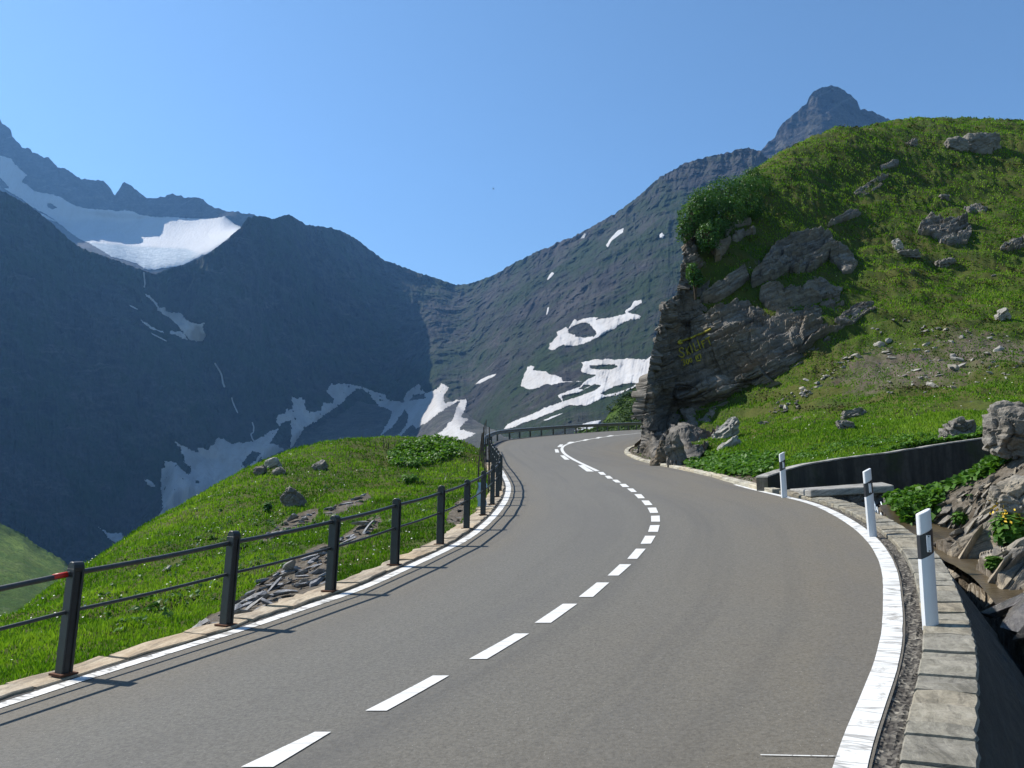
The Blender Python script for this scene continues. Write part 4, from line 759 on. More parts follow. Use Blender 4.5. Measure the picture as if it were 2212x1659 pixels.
ledge('stepped grey ledges under the whitish rock', CR1([(595,1402),(650,1365),(760,1385),(900,1395),(985,1408),(975,1450),(1005,1500),(975,1565),(880,1595),(780,1605),(755,1555),(715,1545),(685,1485),(635,1455)]), .6, .65, .25, seed=6)
ledge('dark broken ledge right of the stepped ledges', CR1([(1055,1545),(1120,1488),(1210,1436),(1305,1425),(1315,1462),(1240,1505),(1180,1562),(1100,1575)]), .4, .45, .5, .3, seed=7)
ledge('wide broken rock ledges in the middle of the right hand slope', CR1([(1540,1012),(1590,948),(1640,915),(1700,926),(1780,936),(1862,936),(1895,1010),(1865,1072),(1760,1085),(1700,1065),(1640,1022)]), .28, .6, .4, seed=8)
ledge('narrow rock ledge above the wide broken ledges', CR1([(1835,862),(1900,836),(1995,856),(1985,884),(1880,884)]), .3, .35, .2, seed=9)
ledge('small flat slab high on the slope below the skyline stone', CR1([(1315,602),(1400,572),(1455,572),(1445,602),(1350,625)]), .35, .25, .5, seed=10)
ledge('rock ledge at the right edge of the slope', CR1([(2055,1095),(2130,1045),(2300,1000),(2300,1090),(2120,1115),(2070,1115)]), .35, .45, .4, seed=11)
ledge('bare stony streak on the upper slope', CR1([(1165,765),(1280,686),(1385,646),(1395,682),(1300,755),(1220,795)]), .12, .4, .6, .6, seed=12)
ledge('thin rock strip low in the middle of the slope', CR1([(1440,1112),(1500,1096),(1590,1120),(1585,1160),(1500,1150)]), .25, .35, .2, .3, seed=13)
ledge('tilted brown bedrock slabs making up the stream bank at the right edge', [(2040,1200),(2110,1120),(2150,1060),(2200,1040),(2340,1030),(2340,1390),(2200,1345),(2110,1275),(2070,1245)], .12, .14, .9, .6, M_BANK, 1.2, 17, .75)
ledge('tan rock face under the hanging shrub on the crag', C8([(715,1425),(790,1325),(900,1275),(985,1235),(1005,1290),(925,1445),(805,1605),(728,1625)]), .6, .3, .3, .95, seed=14)
ledge('rounded ledge rock beneath the shrubs on the crag top', C8([(885,1132),(960,1075),(1180,995),(1335,980),(1305,1025),(1150,1050),(1000,1100),(925,1255),(895,1205)]), .5, .3, .5, .5, seed=15)
ledge('grey ledge just below the rounded ledge on the crag top', C8([(985,1265),(1080,1195),(1250,1145),(1405,1135),(1385,1175),(1240,1205),(1130,1285),(1080,1315)]), .45, .3, .5, .4, seed=16)
for i, (lb, x, y, w_, h_, tl, dp) in enumerate(OC):
    pale = lb.startswith('pale')
    outcrop('boulder' if 'boulder' in lb else 'rock_outcrop', lb, 'boulder' if 'boulder' in lb else 'rock', x, y, w_, h_, tl, M_PALE if pale else (M_CRAG if 'crag foot beside the road' in lb or 'upright dark block' in lb else M_OUT), dp, 5 if w_ > 60 else 4, .62, tint=.9 if 'reddish' in lb or 'tan' in lb else .45)
outcrop('boulder', 'big square boulder on the grass near the skyline', 'boulder', 2128, 307, 76, 38, .05, M_OUT, .7, 5, .22, .3, 41)
outcrop('boulder', 'dark low boulder touching the left side of the big square boulder', 'boulder', 2068, 312, 44, 26, .1, M_OUT, .8, 4, .3, .3, 43)
outcrop('boulder', 'weathered ribbed boulder in the middle of the left meadow', 'boulder', 630, 1078, 34, 38, .9, M_OUT, .7, 5, .35, .2, 12)
outcrop('boulder', 'rounded pale boulder on the left shoulder of the meadow crest', 'boulder', 588, 1003, 28, 18, .5, M_PALE, .8, 4, .3, .45, 15)
outcrop('boulder', 'dark mossy boulder left of the rounded pale one', 'boulder', 560, 1018, 26, 14, .2, M_CRAG, .8, 4, .3, .4, 16)
outcrop('boulder', 'flat grey boulder below the rounded pale one', 'boulder', 603, 1020, 26, 14, .4, M_OUT, .8, 4, .3, .3, 17)
outcrop('boulder', 'leaning grey boulder alone on the upper meadow', 'boulder', 691, 1008, 28, 15, .6, M_OUT, .8, 4, .35, .4, 18)
outcrop('boulder', 'huge overhanging boulder at the right edge above the stream bank', 'boulder', 2222, 932, 100, 104, -.1, M_OUT, .9, 5, .45, .05, 21, .6)
outcrop('boulder', 'big angular block in the shade under the huge boulder', 'boulder', 2215, 1080, 90, 80, .4, M_BANK, .8, 5, .35, .1, 22, .55)

# ------------------------------------------------------------------ loose stones: a dozen shapes, copied
def hull(seed, flat=.35):
    rg = np.random.default_rng(seed); P = rg.normal(size=(16, 3)); P /= np.linalg.norm(P, axis=1)[:, None]; P *= rg.uniform(.7, 1, (16, 1))*np.array([.5, .36, .5*flat])
    P[:, 2] = np.round(P[:, 2]/(.2*flat))*.2*flat*.9+P[:, 2]*.1
    bm = bmesh.new()
    for p in P: bm.verts.new(p)
    r = bmesh.ops.convex_hull(bm, input=bm.verts); bmesh.ops.delete(bm, geom=[v for v in bm.verts if not v.link_faces], context='VERTS')
    bmesh.ops.recalc_face_normals(bm, faces=bm.faces); bm.verts.index_update()
    V = np.array([v.co[:] for v in bm.verts]); F = np.array([[v.index for v in f.verts] for f in bm.faces]); bm.free(); return V, F
HULLS = [hull(s, f) for s, f in zip(range(14), [.25, .3, .35, .22, .5, .6, .4, .28, .7, .3, .45, .25, .55, .8])]
_sm = {}
def stone(name, label, cat, group, P, size, seed, mat, kinds, rot, tint):
    k = (kinds[seed % len(kinds)], mat.name, round(tint*3))
    if k not in _sm:
        V, F = HULLS[k[0]]; o = mk(name, V, F, mat, None, False, {'tint': np.full(len(V), k[2]/3.)}); _sm[k] = o.data
    else: o = bpy.data.objects.new(name, _sm[k]); COL.objects.link(o)
    o.location = P; o.scale = size; o.rotation_euler = rot; o.name = name
    return tag(o, label, cat, group)
def scatter_px(poly, n, rg):
    poly = np.array(poly, float); a, b = poly.min(0), poly.max(0); out = []
    while len(out) < n:
        q = rg.uniform(a, b, (200, 2)); out += list(q[inside(q[:, 0], q[:, 1], poly)])
    return np.array(out[:n])
def heap(name, label, cat, group, poly, n, s0, s1, mat, kinds, seed, tilt=(0, 0), lift=.15, aspect=1.5):
    rg = np.random.default_rng(seed); q = scatter_px(poly, n, rg); P, ok = ghit(q[:, 0], q[:, 1])
    for i in range(n):
        if not ok[i]: continue
        s = s0+(s1-s0)*rg.random()**2.5
        stone(name, label, cat, group, P[i]+[0, 0, s*lift*rg.uniform(-.6, 1)], (s*aspect*rg.uniform(.8, 1.2), s, s*rg.uniform(.7, 1.3)), int(rg.integers(99)), mat, kinds, (tilt[0]+rg.normal(0, .25), tilt[1]+rg.normal(0, .25), rg.uniform(0, 6.3) if tilt == (0, 0) else rg.normal(0, .6)), rg.random()*.7)
def C5b(p): return [(548.6+x/6.048, 1024+y/6.048) for x, y in p]
SL = [0, 1, 2, 3, 7, 9, 11]
heap('slate', 'grey slate slab in the long heap behind the second and third railing posts', 'stone', 'slate slabs heaped below the railing', [(404,1372),(450,1335),(505,1310),(555,1270),(600,1235),(650,1205),(700,1180),(716,1195),(722,1235),(690,1268),(630,1290),(560,1325),(480,1352)], 200, .07, .38, M_SLATE, SL, 3, (-.25, -.35), .35)
heap('slate', 'pale slate piece in the streak of stones across the middle of the meadow', 'stone', 'slate pieces in the meadow streak', [(560,1165),(610,1135),(640,1115),(680,1105),(672,1120),(630,1140),(585,1165)], 34, .12, .45, M_SLATE, SL, 4, (-.2, -.4), .3)
heap('slate', 'flat slate lying on the upper meadow right of the streak', 'stone', 'flat slates on the upper meadow', [(700,1105),(745,1085),(790,1068),(796,1080),(750,1100),(710,1116)], 13, .25, .7, M_SLATE, SL, 5, (-.2, -.3), .2)
heap('slate', 'slate piece in the heap behind the fourth railing post', 'stone', 'slates behind the fourth railing post', [(730,1172),(770,1140),(815,1118),(822,1128),(790,1155),(745,1178)], 36, .10, .42, M_SLATE, SL, 6, (-.2, -.35), .3)
heap('slate', 'dark stone in the hollow beyond the fifth railing post', 'stone', 'stones in the hollow beyond the fifth post', [(965,1120),(985,1085),(1003,1078),(1005,1110),(985,1132)], 14, .12, .4, M_OUT, SL, 7, (0, 0), .3)
heap('slate', 'single pale stone lying loose in the meadow grass', 'stone', 'loose stones in the meadow grass', [(180,1400),(330,1320),(330,1240),(420,1130),(560,1110),(640,1150),(520,1260),(420,1330),(260,1420)], 20, .08, .24, M_PALE, SL, 8, (-.1, -.3), .3)
def R3(p): return [(1659+x/4, 634.9+y/4) for x, y in p]
ST = [4, 5, 6, 8, 10, 12, 13, 2]
heap('stone', 'pale stone in the diagonal row above the grassy ramp beside the crag', 'stone', 'pale stones in the diagonal row', R3([(60,960),(430,660),(880,440),(1060,380),(1050,430),(880,520),(640,680),(320,900),(100,1010)]), 60, .18, .62, M_PALE, ST, 9)
heap('stone', 'grey stone in the small pile low on the slope near the crag foot', 'stone', 'stones in the pile near the crag foot', R3([(-100,1150),(80,930),(250,880),(330,980),(180,1000),(0,1100),(-90,1180)]), 30, .15, .45, M_OUT, ST, 10)
heap('stone', 'small pale stone scattered on the bare middle of the slope', 'stone', 'pale stones on the bare slope', R3([(850,250),(1100,220),(1900,330),(2200,380),(2200,700),(1900,800),(1300,860),(1000,900),(900,620),(1000,470)]), 150, .14, .60, M_PALE, ST, 11)
heap('stone', 'small grey stone low on the slope above the retaining wall', 'stone', 'grey stones above the wall', R3([(300,1050),(900,950),(2000,880),(2200,800),(2200,960),(1500,1080),(700,1180),(250,1250)]), 40, .06, .2, M_OUT, ST, 12)
heap('stone', 'small stone high on the grassy slope', 'stone', 'stones high on the slope', [(1800,420),(2000,330),(2200,400),(2200,640),(1950,640),(1860,560)], 30, .1, .35, M_OUT, ST, 13)
# ------------------------------------------------------------------ the stream bank on the right
BK = [0, 1, 2, 3, 6, 7, 9, 11]
heap('bank_rock', 'angular brown slab in the stream bank beside the near marker post', 'rock', 'slabs of the stream bank', [(2050,1195),(2120,1110),(2230,1040),(2330,1030),(2330,1370),(2190,1330),(2090,1265)], 45, .22, .85, M_BANK, BK, 14, (-.45, -.7), .10, 1.5)
heap('bank_rock', 'small angular stone between the bank slabs and the leafy plants', 'stone', 'small stones on the stream bank', [(1930,1140),(2000,1110),(2060,1075),(2150,1030),(2230,1000),(2250,1060),(2140,1110),(2060,1180),(1990,1180)], 170, .08, .34, M_BANK, BK, 15, (-.4, -.6), .3)
heap('bank_rock', 'wet dark stone at the edge of the stream', 'stone', 'wet stones along the stream', [(1905,1150),(1950,1130),(2010,1160),(2080,1235),(2050,1260),(1990,1215)], 40, .12, .5, M_WET, BK, 16, (-.4, -.6), .2)
heap('bank_rock', 'wet slab low in the bank at the right edge', 'stone', 'wet slabs at the right edge', [(2130,1260),(2212,1290),(2330,1330),(2330,1420),(2200,1350)], 25, .25, .8, M_WET, BK, 17, (-.4, -.6), .1)
rg = np.random.default_rng(77)                                             # the bank goes on to the right, out beyond the picture
for i in range(70):
    x, y = rg.uniform(6.5, 15), rg.uniform(1.5, 11)
    if abs(x)/y < .66: continue
    sz = .15+.7*rg.random()**2; stone('bank_rock', 'angular brown slab in the stream bank beside the near marker post', 'rock', 'slabs of the stream bank', (x, y, float(gz(x, y))+.05*sz), (sz*1.4, sz, sz), int(rg.integers(99)), M_BANK, BK, (-.45+rg.normal(0, .25), -.6+rg.normal(0, .25), rg.normal(0, .6)), rg.random()*.7)
# ================================================================== THINGS BUILT BY PEOPLE
M_STEEL = mat_flat('painted_steel', (.015, .018, .019), .5, .5, .0, .35, 9); M_PIPE = mat_flat('steel_pipe', (.05, .054, .054), .45, .5, .35, .3, 12); M_RUST = mat_flat('rust', (.10, .045, .025), .9, .2)
M_RED = mat_flat('red_paint', (.45, .02, .012), .5); M_GALV = mat_flat('galvanised_steel', (.30, .31, .31), .5, .5, .6, .25, 7); M_WOOD = mat_flat('weathered_wood', (.075, .062, .05), .9, .1, 0, .4, 8)
M_WHITE = mat_flat('white_plastic', (.56, .57, .585), .45, .5, 0, .03, 6); M_BLACK = mat_flat('black_band', (.016, .016, .020), .4, .5); M_REFL = mat_flat('reflector', (.62, .63, .64), .25, .6, 0, .05, 60)
M_TAN = mat_stone('kerb_stone', (.34, .27, .19), (.46, .40, .30), (.25, .2, .145), 3., .7); M_GREYK = mat_stone('kerb_wall_stone', (.215, .20, .155), (.32, .30, .245), (.14, .13, .10), 3.5, 1.); M_KERB2 = mat_stone('pale_kerb', (.42, .38, .28), (.52, .49, .40), (.28, .25, .19), 2., .7)
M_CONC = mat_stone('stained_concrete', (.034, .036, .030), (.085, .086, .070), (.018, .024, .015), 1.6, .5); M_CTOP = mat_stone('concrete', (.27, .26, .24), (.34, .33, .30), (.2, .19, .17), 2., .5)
def arc(P): return np.r_[0, np.cumsum(np.linalg.norm(np.diff(P[:, :2], axis=0), axis=1))]
def at_arc(P, s):
    a = arc(P); return np.stack([np.interp(s, a, P[:, k]) for k in range(3)], -1)
def side_of(P, s):
    t = at_arc(P, np.asarray(s)+.3)-at_arc(P, np.asarray(s)-.3); t = t/np.linalg.norm(t[..., :2], axis=-1, keepdims=True); return t, np.stack([-t[..., 1], t[..., 0], 0*t[..., 0]], -1)
def blocks(mb, P, s0, s1, d0, d1, top, deep, l0, l1, seed, gap=.012, rag=.03, batter=0.):
    """a course of rough kerb stones along a curve, d metres to its left"""
    rg = np.random.default_rng(seed); s = s0
    while s < s1:
        L = min(rg.uniform(l0, l1), s1-s+.05); a, b = s+gap*rg.uniform(.4, 1.4), s+L-gap*rg.uniform(.4, 1.4); n = 5
        q = np.linspace(a, b, n); C = at_arc(P, q); t, l = side_of(P, q); e0 = d0+rg.normal(0, rag, n)*.6; e1 = d1+rg.normal(0, rag, n); e1[[0, -1]] -= .006*np.sign(d1-d0); tp = top+rg.normal(0, .008)
        G = []
        for dd, zz in ((e0, -.3), (e0, tp-.012), (e0+np.sign(d1-d0)*.012, tp), (.5*(e0+e1), tp+rg.normal(0, .006, n)), (e1-np.sign(d1-d0)*.014, tp), (e1, tp-.018), (e1+batter, -deep))[:None if not batter else 6]:
            X = C+l*np.asarray(dd)[:, None]; X[:, 2] = zroad(X[:, 0], X[:, 1])+zz; G.append(X)
        G = np.array(G); m = len(G); F = gridF(m, n)
        if d1 < d0: F = F[:, ::-1]
        e = [np.arange(m)*n, np.arange(m)*n+n-1]
        mb.add(G.reshape(-1, 3), [F[:, ::-1], np.array([e[0]]), np.array([e[1][::-1]])], rg.uniform(.2, .75)); s += L
aL = arc(LEFT); sA = aL[_near(LEFT, LEFT[0])]; sLend = aL[iL1]
m = MB(); blocks(m, LEFT, 0, sLend+1, .05, .46, .035, .35, .45, .95, 1, .014, .035)
tag(m.build('kerb', M_TAN), 'row of sand coloured stones along the left road edge under the railing', kind='structure')
strip('gutter_tar', LEFT[:iL1], -.02, .08, mat_flat('old_tar', (.05, .048, .045), .9, .2, 0, .3), .003, jag=.012)
aR = arc(RIGHT); sKW = aR[iKW]
m = MB(); blocks(m, RIGHT, 1.5, sKW+.6, -.14, -.52, .045, 1.3, .16, .46, 2, .007, .004, -.80)
tag(m.build('kerb_wall', M_GREYK), 'low wall of grey blocks between the road edge and the stream channel', kind='structure')
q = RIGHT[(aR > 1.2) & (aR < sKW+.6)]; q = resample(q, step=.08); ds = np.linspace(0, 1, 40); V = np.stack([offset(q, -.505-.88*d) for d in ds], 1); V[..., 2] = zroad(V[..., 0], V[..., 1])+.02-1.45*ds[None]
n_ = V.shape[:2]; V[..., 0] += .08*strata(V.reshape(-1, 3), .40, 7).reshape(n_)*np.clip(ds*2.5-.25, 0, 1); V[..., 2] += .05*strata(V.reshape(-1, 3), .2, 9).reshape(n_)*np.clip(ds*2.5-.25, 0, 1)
M_SHADE = mat_stone('shade_toned_stone', (.040, .040, .036), (.075, .074, .062), (.030, .034, .024), 2.2, 1.)  # kerb stone darkened: the shade of this outer face is painted into its colour
tag(mk('channel_wall', V.reshape(-1, 3), gridF(*n_)[:, ::-1], M_SHADE, None, False, {'tint': np.full(V.shape[0]*40, .4)}), 'stone face, its shade painted in dark, dropping from the kerb wall into the stream channel', kind='structure')
# crumbled asphalt and grit between the edge line and the kerb wall
M_GRIT = NT('grit', .95, .2); _v = M_GRIT.voro(30); _n = M_GRIT.noise(9, 4, .7); M_GRIT.color(M_GRIT.mix(M_GRIT.rng(_n, .35, .65), M_GRIT.mix(M_GRIT.rng(_v['Color'], .2, .9), (.025, .024, .022), (.26, .24, .20)), (.05, .045, .04))); M_GRIT.bump(_v['Distance'], 1., .02)
q = RIGHT[:iKW+3]; ds = np.linspace(.03, -.20, 9); V = np.stack([offset(q, d) for d in ds], 1); V[..., 2] = zroad(V[..., 0], V[..., 1])+.004+(.035*fbm(V[..., 0]*14, V[..., 1]*14, o=3, seed=5)-.03)*np.clip((.02-ds)/.06, 0, 1)[None]
tag(mk('gravel_strip', V.reshape(-1, 3), gridF(len(q), 9), M_GRIT.m), 'dark strip of crumbled tar and grit beside the right edge line', kind='structure')
m = MB(); blocks(m, RIGHT, sKW+.5, aR[Rend]-1, .02, -.22, .10, .4, .8, 1.6, 3, .008, .012)
tag(m.build('inner_kerb', M_KERB2), 'pale low kerb round the inside of the bend', kind='structure')

# ------------------------------------------------------------------ railing
base = [at_arc(LEFT, aL[_near(LEFT, road_at(x, y))]) for x, y in [(140,1475),(490,1357),(712,1278),(853,1223),(950,1176),(1007,1140),(1043,1110),(1061,1083)]]
sb = []
for x_, y_ in [(138,1475),(488,1357),(712,1278),(853,1223),(950,1176),(1007,1140),(1042,1110),(1060,1083)]:
    ss = np.linspace(16, aL[-1]*.6, 1600); C_ = offset(LEFT, .16); pj = project(np.interp(ss, aL, C_[:, 0]), np.interp(ss, aL, C_[:, 1]), np.interp(ss, aL, C_[:, 2])); sb.append(float(ss[((pj[0]-x_)**2+.3*(pj[1]-y_)**2).argmin()]))
sb = [sb[0]-6.4, sb[0]-4.2, sb[0]-2.1]+sb; sEndRail = aL[_near(LEFT, road_at(1064, 976))]
while sb[-1]+2.1 < sEndRail: sb.append(sb[-1]+2.1)
def foot_of(s, d=.16):
    C = at_arc(LEFT, s); t, l = side_of(LEFT, s); X = C+l*d; X[2] = zroad(X[0], X[1])+.03; return X, t, l
rail = empty('metal_railing', foot_of(sb[3])[0], 'dark metal railing of posts and two pipes along the left road edge', 'railing')
def child(o, root): o.parent = root; o.matrix_parent_inverse = Matrix.Translation(-root.location); return o
tops, mids = [], []
pm = MB(); pm.box((0, 0, .46), (.058, .08, 1.06), a=.5); pm.box((.044, 0, .46), (.020, .118, 1.02), a=.5); pm.box((-.044, 0, .46), (.020, .118, 1.02), a=.5); pm.tube([(-.053, 0, .975), (.053, 0, .975)], .057, 12, .5)
pmesh = None
for i, s in enumerate(sb):
    X, t, l = foot_of(s); lean = .045 if i < 6 else .02
    if pmesh is None: o = pm.build('post', M_STEEL); bevel(o, .006, 1); pmesh = o
    else: o = pmesh.copy(); COL.objects.link(o)
    o.name = 'post'; o.location = X; o.rotation_euler = (0, 0, math.atan2(t[1], t[0])+math.pi/2-math.pi/2)
    o.rotation_euler = (lean*.5, lean*.6, math.atan2(t[1], t[0])); o.scale = (1, 1, 1+.03*math.sin(i*2.1)); child(o, rail)
    fm = MB(); fm.box((0, 0, .006), (.17, .19, .02)); f = fm.build('foot_plate', M_RUST); f.location = X; f.rotation_euler = (0, 0, math.atan2(t[1], t[0])); child(f, rail)
    tops.append(X+np.array([0, 0, .92])-l*.005+t*.02); mids.append(X+np.array([0, 0, .57])-l*.005+t*.01)
for nm, T_, r in (('top_rail', tops, .026), ('middle_rail', mids, .018)):
    P = np.array(T_); P = np.concatenate([np.linspace(P[k], P[k+1], 7)[:-1]-np.sin(np.linspace(0, math.pi, 7)[:-1])[:, None]*np.array([0, 0, .012]) for k in range(len(P)-1)]+[P[-1:]])
    m = MB(); m.tube(P, r, 10, .5); child(m.build(nm, M_PIPE, None, True), rail)
m = MB(); d_ = tops[3]-tops[2]; d_ /= np.linalg.norm(d_); m.tube([tops[3]-d_*.20, tops[3]-d_*.07], .0275, 12); o = child(m.build('red_paint_mark', M_RED, None, True), rail); o['label'] = 'red painted end of the top pipe'
# ------------------------------------------------------------------ guard rail round the outside of the bend
sG0 = aL[_near(LEFT, (-1.5, 54.0))]-3.0; sG1 = aL[_near(LEFT, (20.0, 92))]
gr = empty('guard_rail', foot_of(sG0+3, .55)[0], 'weathered steel guard rail on short posts round the outside of the far bend', 'guard rail')
q = np.arange(sG0, sG1, .5); P = offset(LEFT, .55); P = np.stack([np.interp(q, aL, P[:, k]) for k in range(3)], -1); P[:, 2] = zroad(P[:, 0], P[:, 1])+.02
P[:3, 2] -= np.array([.22, .12, .04])
prof = [(.0, .78), (.045, .76), (.08, .71), (.045, .66), (.02, .63), (.045, .60), (.08, .55), (.045, .50), (0, .48), (-.012, .48), (-.012, .78)]
m = MB(); m.prism(prof, P, True, .5); child(m.build('beam', M_GALV), gr)
gp = MB(); gp.box((0, 0, .28), (.12, .10, .78)); gpo = None
for s in np.arange(sG0+.8, sG1, 2.0):
    C = at_arc(LEFT, s); t, l = side_of(LEFT, s); X = C+l*.66; X[2] = zroad(X[0], X[1])-.02
    if gpo is None: gpo = o = gp.build('post', M_STEEL)
    else: o = gpo.copy(); COL.objects.link(o)
    o.name = 'post'; o.location = X; o.rotation_euler = (0, 0, math.atan2(t[1], t[0])); child(o, gr)
# thin stakes stored upright along the far end of the railing
rg = np.random.default_rng(5)
for i, s in enumerate(np.linspace(sb[10]+1.5, sEndRail+3.5, 11)):
    X, t, l = foot_of(s, .42+.3*rg.random()); X[2] -= .05; h = rg.uniform(1.35, 2.1); m = MB(); m.tube(np.array([[0, 0, -.2], [rg.normal(0, .03), rg.normal(0, .03), h*.5], [rg.normal(0, .08), rg.normal(0, .08), h]]), np.array([.03, .026, .02]), 6, .5)
    o = m.build('wooden_stake', M_WOOD); o.location = X; tag(o, 'thin weathered stake standing upright behind the far end of the railing', 'stake', 'stakes behind the far end of the railing')
X, t, l = foot_of(sb[10]-.25, .42); m = MB(); g = np.stack(np.meshgrid(np.linspace(0, 1, 8), np.linspace(0, 1, 16)), -1).reshape(-1, 2)
V = np.stack([(g[:, 0]-.5)*.22+.03*np.sin(g[:, 1]*9), .05*np.sin(g[:, 0]*5+g[:, 1]*7), g[:, 1]*.62], -1); m.add(V, gridF(16, 8)); m.add(V+[0, .012, 0], gridF(16, 8)[:, ::-1])
o = m.build('plastic_sheet', mat_flat('blue_plastic', (.30, .45, .55), .4), None, True); o.location = X; o.rotation_euler = (0, 0, .3); tag(o, 'pale blue crumpled plastic sheet at the foot of a far railing post', 'plastic sheet')

# ------------------------------------------------------------------ marker posts
def marker(px, py, h, label, yaw, lean=0.):
    """white road marker: a slim post with a slanted top, black slanted band and a reflector"""
    k = aR[_near(RIGHT, road_at(px-10, py))]; C = at_arc(RIGHT, k); t, l = side_of(RIGHT, k)
    rx, rz = ray(px, py); Y = C[1]
    for _ in range(20): Y = np.clip(Y+((rz*Y+EYE)-(zroad(rx*Y, Y)+.05))*3, 2, 60)
    X = np.array([rx*Y, Y, zroad(rx*Y, Y)+.045])
    e = empty('marker_post', X, label, 'marker post', 'marker posts on the kerb wall', yaw); e.rotation_euler = (0, lean, yaw)
    w, dth = .125*h/1.02, .05; z1 = .70*h; sl = .065*h                         # slant rises to the right
    def part(nm, zl0, zl1, zr0, zr1, mat, w=w, d=dth, top=0.):
        n = 7; xs = np.linspace(-w/2, w/2, n); bow = (1-(2*xs/w)**2)*.022; V = []
        for yy in (-1, 1):
            for row in (0, 1):
                z = (np.interp(xs, [-w/2, w/2], [zl0, zr0]) if row == 0 else np.interp(xs, [-w/2, w/2], [zl1, zr1]))
                V.append(np.stack([xs, yy*d/2-(bow if yy < 0 else -bow*.3), z], -1))
        V = np.array(V).reshape(-1, 3); a, b, c, f = [np.arange(n)+n*k for k in range(4)]
        F = [np.stack([a[:-1], a[1:], b[1:], b[:-1]], -1), np.stack([c[1:], c[:-1], f[:-1], f[1:]], -1), np.stack([b[:-1], b[1:], f[1:], f[:-1]], -1), np.stack([a[1:], a[:-1], c[:-1], c[1:]], -1), np.array([[a[0], b[0], f[0], c[0]], [a[-1], c[-1], f[-1], b[-1]]])]
        o = mk(nm, V, F, mat, e); return o
    b0, b1 = .555*h, .755*h
    o = part('shaft', -.05, b0, -.05, b0+sl, M_WHITE); o['label'] = 'white lower shaft'
    part('black_band', b0, b1, b0+sl, b1+sl, M_BLACK)
    o = part('head', b1, .945*h, b1+sl, h, M_WHITE); bevel(o, .012, 3)
    m = MB(); m.box((0, -dth/2-.026, b0+sl/2+(b1-b0)*.52), (.038, .008, (b1-b0)*.72)); r_ = m.build('reflector', M_REFL, e)
    for z in (-.31, .31):
        m = MB(); m.tube([(0, -dth/2-.033, b0+sl/2+(b1-b0)*(.52+z)), (0, -dth/2-.028, b0+sl/2+(b1-b0)*(.52+z))], .006, 8); m.build('screw', M_BLACK, r_)
    return e
marker(2010, 1348, 1.02, 'white marker post with black band, nearest of the three on the kerb wall', .1, .012)
marker(1884, 1152, 1.00, 'white marker post with black band in the middle, beside the small waterfall', .1, -.02)
marker(1694, 1070, 1.00, 'white marker post with black band farthest up the road, before the retaining wall', .1, -.01)

# ------------------------------------------------------------------ retaining wall, culvert slab, stream
W_ = smooth(resample(WALL, step=.25), 4); W_[:, 2] += .05+.02*fbm(W_[:, 0]*2, W_[:, 1]*2, o=2)
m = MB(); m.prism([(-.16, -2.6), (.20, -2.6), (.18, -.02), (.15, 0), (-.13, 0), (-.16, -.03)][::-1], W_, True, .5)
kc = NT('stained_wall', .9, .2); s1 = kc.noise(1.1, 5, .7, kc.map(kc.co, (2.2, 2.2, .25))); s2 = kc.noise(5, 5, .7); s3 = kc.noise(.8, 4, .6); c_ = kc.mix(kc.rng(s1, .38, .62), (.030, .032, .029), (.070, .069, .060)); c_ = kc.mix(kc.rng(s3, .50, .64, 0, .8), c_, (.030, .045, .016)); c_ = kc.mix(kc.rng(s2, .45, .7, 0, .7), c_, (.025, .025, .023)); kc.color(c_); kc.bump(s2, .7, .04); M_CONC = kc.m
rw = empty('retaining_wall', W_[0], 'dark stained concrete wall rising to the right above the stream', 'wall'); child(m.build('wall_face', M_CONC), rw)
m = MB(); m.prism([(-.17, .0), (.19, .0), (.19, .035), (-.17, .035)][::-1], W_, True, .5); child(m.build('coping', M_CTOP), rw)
sl = [road_at(1745, 1062)+[.25, .1, .12], np.array([8.25, 16.6, 2.22]), np.array([8.9, 18.6, 2.32]), np.array([6.75, 18.9, 2.16])]; S_ = np.array(sl); S_[0] = (6.55, 16.9, 2.12); S_[:, 2] += .10; S_[:2, 1] += .15
cs = empty('culvert', S_[0], 'concrete slab over a dark wet opening where the stream comes out', 'culvert')
m = MB(); m.add(np.r_[S_, S_-[0, 0, .16]], np.array([[0,1,2,3],[7,6,5,4],[0,4,5,1],[1,5,6,2],[2,6,7,3],[3,7,4,0]]), .5); o = child(m.build('cover_slab', M_CTOP), cs); bevel(o, .03, 2)
m = MB(); x0, x1 = S_[0], S_[1]; q = np.linspace(0, 1, 44)[:, None]; zz = np.linspace(0, 1, 26); L_ = (x0*(1-q)+x1*q); V = np.stack([L_+np.array([0, .14+.0*k, -.16-1.35*k]) for k in zz], 1)
V[..., 1] -= .16*strata(V.reshape(-1, 3), .35, 3).reshape(V.shape[:2])+.05; child(mk('head_wall', V.reshape(-1, 3), gridF(44, 26)[:, ::-1], M_WET, None, False, {'tint': np.full(44*26, .3)}), cs)
m = MB(); m.box((8.12, 16.55, 1.55), (.30, .35, 1.1)); o = child(m.build('side_pier', M_CTOP), cs); bevel(o, .03, 2)
M_WATER = NT('stream_water', .28, .3); n_ = M_WATER.noise(3, 4, .6, M_WATER.map(M_WATER.co, (1, .4, 1))); M_WATER.color(M_WATER.mix(M_WATER.rng(n_, .35, .65), (.05, .038, .022), (.09, .07, .04))); M_WATER.bump(M_WATER.noise(14, 3, .6), .35, .03)
k_ = RIGHT[(aR > 3) & (aR < sKW-2.2)]; P = offset(k_, -1.75); n = len(P); ww = np.linspace(-.5, .6, 15); V = np.stack([offset(k_, -1.75+d) for d in ww], 1)
zc = gz(V[:, 7, 0], V[:, 7, 1]); zc = smooth(zc[:, None], 30)[:, 0]; stp = np.arange(n)*.25; zc = zc+.05-.10*((stp/1.1) % 1)*0; V[..., 2] = zc[:, None]+.03*fbm(V[..., 0]*2, V[..., 1]*2, o=3, seed=2)
